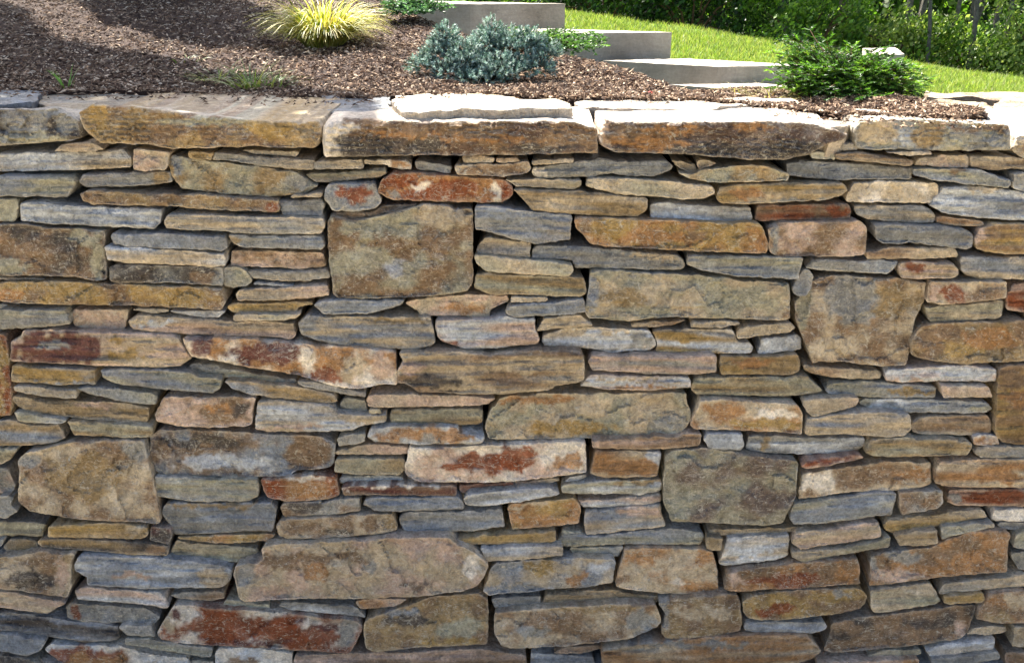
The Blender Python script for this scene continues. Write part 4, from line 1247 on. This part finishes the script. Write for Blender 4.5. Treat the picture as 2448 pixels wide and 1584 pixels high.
# ornamental grass clump
def grass_clump(name, root, n, L, pal, label, cat, spread=0.5, width=0.003, droop=1.6, lean=(0, 0), r0=0.03):
    t = thing(name, tuple(root), label, cat)
    A = Acc()
    for k in range(n):
        a = R.uniform(0, math.tau); rr_ = R.random() ** 0.5 * r0
        p = root + Vector((math.cos(a) * rr_, math.sin(a) * rr_, -0.004))
        d = Vector((math.cos(a) * spread * R.uniform(.2, 1.2) + lean[0], math.sin(a) * spread * R.uniform(.2, 1.2) + lean[1], 1)).normalized()
        l = L * R.uniform(0.5, 1.1); w = width * R.uniform(0.7, 1.2)
        seg = 6; sd = d.cross(Vector((0, 0, 1)))
        sd = (sd.normalized() if sd.length > .01 else Vector((1, 0, 0)))
        sd = (sd + rnd_unit() * 0.4).normalized()
        c = np.array(R.choice(pal)) * R.uniform(0.8, 1.15)
        base = A.n
        for i in range(seg + 1):
            tt = i / seg
            ww = w * (1 - tt ** 1.6) + 0.0002
            A.V += [tuple(p - sd * ww), tuple(p + sd * ww)]
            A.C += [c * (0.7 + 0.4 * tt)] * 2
            p = p + d * (l / seg)
            d = (d + Vector((d.x * 0.1, d.y * 0.1, -droop / seg * (0.4 + tt)))).normalized()
            if p.z < root.z + 0.002: p.z = root.z + 0.002
        for i in range(seg):
            q = base + 2 * i
            A.F.append((q, q + 1, q + 3)); A.F.append((q, q + 3, q + 2))
        A.n += 2 * (seg + 1)
    if n <= 12:
        for k in range(n):
            a, b = k * 14, k * 14 + 14
            mesh_np('blade', A.V[a:b], [tuple(i - a for i in f) for f in A.F if a <= f[0] < b], M_BLADE, t, np.array(A.C[a:b]))
    else: A.build('leaf_blades', M_BLADE, t)
    return t
root = mulch_at(775, 112)
grass_clump('ornamental_grass', root, 1300, 0.215, [lin((190, 182, 86)), lin((154, 160, 62)), lin((206, 196, 122)), lin((112, 128, 46)), lin((176, 160, 76))],
            'arching clump of yellow green ornamental grass on the mulch', 'ornamental grass', spread=0.85, width=0.0021, droop=2.3, r0=0.05)
grass_clump('grass_sprig', mulch_at(160, 212), 9, 0.075, [lin((104, 150, 44))], 'small lone green grass sprig in shade at the left end of the bed', 'weed', spread=0.7, width=0.0028, droop=0.7, r0=0.012)
for i, (px, row, n, L, lab) in enumerate([
        (600, 205, 90, 0.10, 'thin green weed patch at the wall edge beside a dark hollow'),
        (520, 190, 50, 0.07, 'sparse olive weed tuft left of the green weed patch'),
        (445, 145, 12, 0.03, 'tiny yellow green weed seedling in the sunlit mulch'),
        (650, 206, 60, 0.06, 'low bright weed trailing at the right of the weed patch')]):
    grass_clump('weed', mulch_at(px, row), n, L, [lin((110, 134, 70)), lin((88, 118, 56)), lin((140, 146, 92))], lab, 'weed', spread=1.7, width=0.0015, droop=1.0, r0=0.05)
for i, (px, row, n, L, lab) in enumerate([
        (1840, 236, 120, 0.07, 'dry yellowish grass wisps lying by the capstones left of the green shrub'),
        (1770, 222, 70, 0.05, 'withered brown green grass tuft in front of the lowest step'),
        (1945, 240, 80, 0.05, 'pale dried grass tuft at the foot of the green shrub')]):
    grass_clump('dry_grass', mulch_at(px, row), n, L, [lin((150, 140, 92)), lin((128, 128, 72)), lin((112, 86, 58)), lin((168, 160, 120))], lab, 'dry grass', spread=2.2, width=0.0013, droop=1.5, r0=0.05)
# a small red leaf
lp = mulch_at(1553, 231)
A = Acc()
for k in range(5):
    a = k * 1.25
    c = lp + Vector((0, 0, 0.008))
    A.tri(tuple(c), tuple(c + Vector((math.cos(a) * .010, math.sin(a) * .010, .004))), tuple(c + Vector((math.cos(a + .9) * .008, math.sin(a + .9) * .008, .002))), np.array(lin((190, 30, 34))))
tag(A.build('red_leaf', M_LEAF), 'tiny bright red leaf lying on the mulch by the capstones', 'leaf')

# dark conifer at the upper left, mostly above the frame, throwing its shade on the mulch
b0 = mulch_at(370, -26)
t = thing('dark_conifer_shrub', tuple(b0), 'dark blue green conifer whose lowest boughs hang in at the top left', 'shrub')
lobes = [(b0 + Vector((-.02, -.20, .05)), Vector((.17, .14, .05))), (b0 + Vector((.14, -.17, .05)), Vector((.12, .12, .045))), (b0 + Vector((-.10, .05, .17)), Vector((.30, .3, .16))), (b0 + Vector((.10, -.02, .12)), Vector((.2, .2, .11))), (b0 + Vector((-.02, .1, .38)), Vector((.24, .24, .24))), (b0 + Vector((-.2, .15, .55)), Vector((.2, .2, .3)))]
A, TW = needle_shrub(b0, lobes, 2200, 14, 0.02, 0.0022, [lin((52, 74, 62)), lin((78, 104, 92)), lin((44, 62, 52))])
A.build('foliage', M_NEEDLE, t); TW.build('stem', M_TWIG, t)

# ------------------------------------------------------------------ tree beyond the left edge that shades the left capstones
def shade_tree(outline, z0, count, ta, tb, kind, label, off):
    V = Acc()
    pal = [np.array(lin(c)) for c in [(52, 82, 36), (66, 98, 42), (40, 66, 30)]]
    cx = cy = 0; pts = []
    # footprint of its shade on the bed (photo outline of the shaded ground)
    foot = [at_z(px, row, z0) for px, row in outline]
    E = np.array([(p.x, p.y) for p in foot])
    x0, y0 = E.min(0); x1, y1 = E.max(0)
    tries = 0
    while len(pts) < count * 1.5 and tries < 120000:
        tries += 1
        x, y = R.uniform(x0, x1), R.uniform(y0, y1)
        ins = False
        for i in range(len(E)):
            (ax, ay), (bx, by) = E[i - 1], E[i]
            if (ay > y) != (by > y) and x < (bx - ax) * (y - ay) / (by - ay) + ax: ins = not ins
        if not ins: continue
        tt = R.uniform(ta, tb)
        pts.append(Vector((x, y, z0)) + SUN * tt)
    c = sum(pts, Vector()) / len(pts)
    base = Vector((c.x + off[0], c.y + off[1], 1.45))
    tr = thing(kind, tuple(base), label, 'tree')
    for p in pts:
        d = rnd_unit(); u = d.orthogonal().normalized() * R.uniform(.03, .055); w = d.cross(u).normalized() * R.uniform(.02, .035)
        n = V.n
        col = pal[R.randrange(3)] * R.uniform(.7, 1.2)
        V.V += [tuple(p - u), tuple(p - w), tuple(p + u), tuple(p + w)]; V.C += [col] * 4
        V.F += [(n, n + 1, n + 2), (n, n + 2, n + 3)]; V.n += 4
    V.build('crown', M_SHADE, tr)
    T = Acc()
    top = Vector((c.x, c.y, c.z + .3))
    a, f = tube([base - Vector((0, 0, .1)), base.lerp(top, .35) + Vector((.05, 0, 0)), base.lerp(top, .7), top], [.09, .075, .05, .02], 10)
    T.add(a, f)
    for k in range(14):
        s = base.lerp(top, R.uniform(.35, .9)); e = R.choice(pts)
        a, f = tube([s, s.lerp(e, .5) + Vector((0, 0, .08)), e], [.03, .018, .006], 6)
        T.add(a, f)
    T.build('trunk', M_BARK, tr)
shade_tree([(-700, 40), (-60, 76), (60, 92), (130, 128), (300, 150), (430, 168), (560, 186), (650, 200), (760, 218), (890, 226), (905, 262), (880, 330), (-700, 360)],
           1.42, 6500, 2.6, 4.0, 'shade_tree', 'leafy tree standing behind the left end of the wall, outside the picture', (-0.4, 0.0))
shade_tree([(150, 34), (260, 8), (420, 4), (520, 24), (620, 44), (700, 70), (740, 96), (700, 114), (600, 100), (480, 94), (380, 78), (260, 66)],
           1.47, 3000, 1.1, 2.4, 'conifer_tree', 'tree above the top left of the picture whose shade crosses the mulch', (-0.1, 1.2))

# ------------------------------------------------------------------ woodland beyond the lawn
def tree(px, y, H, cr, nleaf, pal, label, leaf=0.055, low=0.12, lean=0.0, tr_r=0.09, stems=1):
    x = (px - 1224) / FPX * (y + 2)
    z = terrain_z(x, y)
    base = Vector((x, y, z))
    t = thing('tree', tuple(base), label, 'tree', 'trees of the wood beyond the lawn')
    T = Acc(); clumps = []
    for s in range(stems):
        sx = 0 if stems == 1 else R.uniform(-.35, .35)
        p = base + Vector((sx, R.uniform(-.2, .2), -.1)); path = [p.copy()]
        v = Vector((lean + R.gauss(0, .06) + sx * .25, R.gauss(0, .05), 1)).normalized()
        seg = 9
        for i in range(seg):
            p = p + v * (H / seg); v = (v + Vector((R.gauss(0, .07), R.gauss(0, .07), 0.03))).normalized(); path.append(p.copy())
        r0 = tr_r * (1 if stems == 1 else .6)
        a, f = tube(path, [r0 * (1 - .85 * i / seg) + .006 for i in range(seg + 1)], 8)
        T.add(a, f)
        for k in range(int(22 / stems) + 4):
            u = R.uniform(low, 1.0); q = u * seg; i = min(seg - 1, int(q)); s0 = path[i].lerp(path[i + 1], q - i)
            an = R.uniform(0, math.tau); L = cr * R.uniform(.45, 1.05) * (1.15 - .75 * u)
            e = s0 + Vector((math.cos(an) * L, math.sin(an) * L, L * R.uniform(-.05, .55)))
            mid = s0.lerp(e, .5) + Vector((0, 0, .06 * L))
            a, f = tube([s0, mid, e], [r0 * .28 * (1.1 - u) + .006, .008, .004], 5)
            T.add(a, f)
            for _ in range(3):
                clumps.append((s0.lerp(e, R.uniform(.35, 1.05)) + rnd_unit() * .12 * cr, R.uniform(.16, .34) * cr))
    T.build('trunk', M_BARK, t)
    V = Acc()
    for k in range(int(nleaf * 1.9)):
        c, rad = R.choice(clumps)
        p = c + rnd_unit() * rad * R.random() ** .6
        d = (rnd_unit() + Vector((0, 0, .5))).normalized(); u = d.orthogonal().normalized(); w = d.cross(u)
        an = R.uniform(0, math.tau); u2 = u * math.cos(an) + w * math.sin(an); w2 = d.cross(u2)
        l = leaf * .62 * R.uniform(.6, 1.25)
        col = np.array(pal[R.randrange(len(pal))]) * R.uniform(.7, 1.25)
        n = V.n
        V.V += [tuple(p - u2 * l), tuple(p - w2 * l * .55), tuple(p + u2 * l), tuple(p + w2 * l * .55)]
        V.C += [col] * 4; V.F += [(n, n + 1, n + 2), (n, n + 2, n + 3)]; V.n += 4
    V.build('crown', M_LEAF, t)
    return t
DK = [lin((38, 66, 22)), lin((50, 84, 26)), lin((30, 50, 18)), lin((74, 110, 38))]
MD = [lin((84, 122, 40)), lin((108, 144, 50)), lin((62, 94, 32)), lin((134, 164, 68))]
LT = [lin((124, 148, 66)), lin((148, 168, 88)), lin((92, 118, 50)), lin((166, 180, 108))]
TREES = [
    (1390, 14.0, 5.5, 1.9, 9000, DK, 'dark dense tree at the left edge of the wood, above the steps', .06, .05, 0, .10, 1),
    (1530, 12.5, 5.0, 1.8, 9000, DK, 'darkest bushy tree of the wood, second from the left', .06, .02, 0, .09, 1),
    (1690, 13.5, 5.5, 1.8, 9000, DK, 'dark leafy tree right of the darkest bushy one', .06, .04, 0, .10, 1),
    (1850, 12.5, 5.0, 1.5, 6500, MD, 'mid green tree behind the green conifer shrub', .055, .05, .05, .08, 1),
    (1985, 15.0, 6.5, 1.7, 6500, MD, 'airy mid green tree with a lit crown at the centre of the wood', .055, .10, 0, .09, 1),
    (2110, 11.5, 6.0, 1.3, 2400, LT, 'slender grey stemmed tree right of the white step end', .05, .22, -.05, .07, 2),
    (2215, 11.8, 6.5, 1.5, 2600, LT, 'light tree with bare forking grey stems near the right', .05, .2, .03, .08, 2),
    (2310, 11.4, 5.5, 1.2, 2200, LT, 'pale green thin stemmed tree, second from the right edge', .05, .18, .04, .06, 2),
    (2430, 13.5, 6.0, 1.5, 5500, MD, 'leafy tree at the right edge of the picture', .055, .08, -.03, .08, 1),
    (1230, 15.0, 6.0, 1.9, 5000, DK, 'dark tree hidden behind the top step', .06, .05, 0, .1, 1),
    (2560, 12.5, 5.5, 1.5, 4000, LT, 'light green tree just outside the right edge', .055, .1, 0, .08, 1)]
for a in TREES: tree(*a)
for a in [(2176, 10.6, 4.8, 1.0, 420, LT, 'straight thin grey sapling just right of the white step end', .05, .3, -.05, .020, 1),
          (2240, 11.0, 5.0, 1.0, 420, LT, 'thin grey sapling, second right of the white step end', .05, .3, .09, .026, 1),
          (2292, 10.4, 5.2, 1.1, 520, LT, 'forked pair of slender pale grey saplings over the right lawn', .05, .3, -.04, .045, 2),
          (2375, 11.2, 5.0, 1.0, 420, LT, 'single leaning pale sapling near the right edge', .05, .3, .14, .024, 1)]: tree(*a)
# undergrowth shrubs at the wood's edge
for i, (px, y, w, h, pal, lab) in enumerate([
        (1900, 10.6, .9, .7, MD, 'bushy undergrowth shrub at the lawn edge behind the conifer shrub'),
        (2120, 10.8, 1.0, .55, LT, 'light green thicket shrub at the lawn edge right of the white step end'),
        (2300, 10.6, 1.0, .55, MD, 'rounded thicket shrub near the right at the lawn edge'),
        (2450, 10.0, .9, .9, LT, 'pale thicket shrub in the right corner of the wood'),
        (1640, 11.0, 1.1, .9, DK, 'dark low thicket shrub at the top of the lawn'),
        (1420, 11.2, 1.1, 1.0, DK, 'dark thicket shrub above the second step')]):
    x = (px - 1224) / FPX * (y + 2)
    e = lawn_pt(px, 1.0)
    z = e.z - 0.35
    base = Vector((x, y, z))
    t = thing('thicket_shrub', tuple(base), lab, 'shrub', 'undergrowth shrubs at the edge of the wood')
    V, T = Acc(), Acc()
    cl = [(base + Vector((R.uniform(-w, w) * .8, R.uniform(-.4, .4), R.uniform(.1, h))), R.uniform(.15, .32)) for _ in range(26)]
    for c, r_ in cl[:12]:
        a, f = tube([base + Vector((R.uniform(-.1, .1), 0, -.1)), base.lerp(c, .5) + Vector((0, 0, .1)), c], [.018, .012, .004], 5); T.add(a, f)
    for k in range(3600):
        c, r_ = R.choice(cl); p = c + rnd_unit() * r_ * R.random() ** .5
        d = rnd_unit(); u = d.orthogonal().normalized(); ww = d.cross(u); l = R.uniform(.02, .042)
        col = np.array(R.choice(pal)) * R.uniform(.7, 1.25); n = V.n
        V.V += [tuple(p - u * l), tuple(p - ww * l * .55), tuple(p + u * l), tuple(p + ww * l * .55)]
        V.C += [col] * 4; V.F += [(n, n + 1, n + 2), (n, n + 2, n + 3)]; V.n += 4
    V.build('foliage', M_LEAF, t); T.build('stem', M_TWIG, t)

# the deeper wood reads as one mass
def deep_wood():
    V = Acc()
    pal = DK + MD[:2]
    for k in range(70000):
        y = R.uniform(17, 34)
        x = R.uniform(-2, 20) * (y / 26)
        z = terrain_z(x, y) + 7.5 * R.random() ** 1.1
        if noise.noise(Vector((x * .6, y * .4, z * .8))) < -0.25: continue
        p = Vector((x, y, z))
        d = rnd_unit(); u = d.orthogonal().normalized(); w = d.cross(u); l = R.uniform(.07, .17)
        col = np.array(R.choice(pal)) * R.uniform(.6, 1.2); n = V.n
        V.V += [tuple(p - u * l), tuple(p - w * l * .6), tuple(p + u * l), tuple(p + w * l * .6)]
        V.C += [col] * 4; V.F += [(n, n + 1, n + 2), (n, n + 2, n + 3)]; V.n += 4
    o = V.build('deep_wood', M_LEAF)
    tag(o, 'mass of deeper green woodland behind the nearer trees', 'woodland', kind='stuff')
deep_wood()
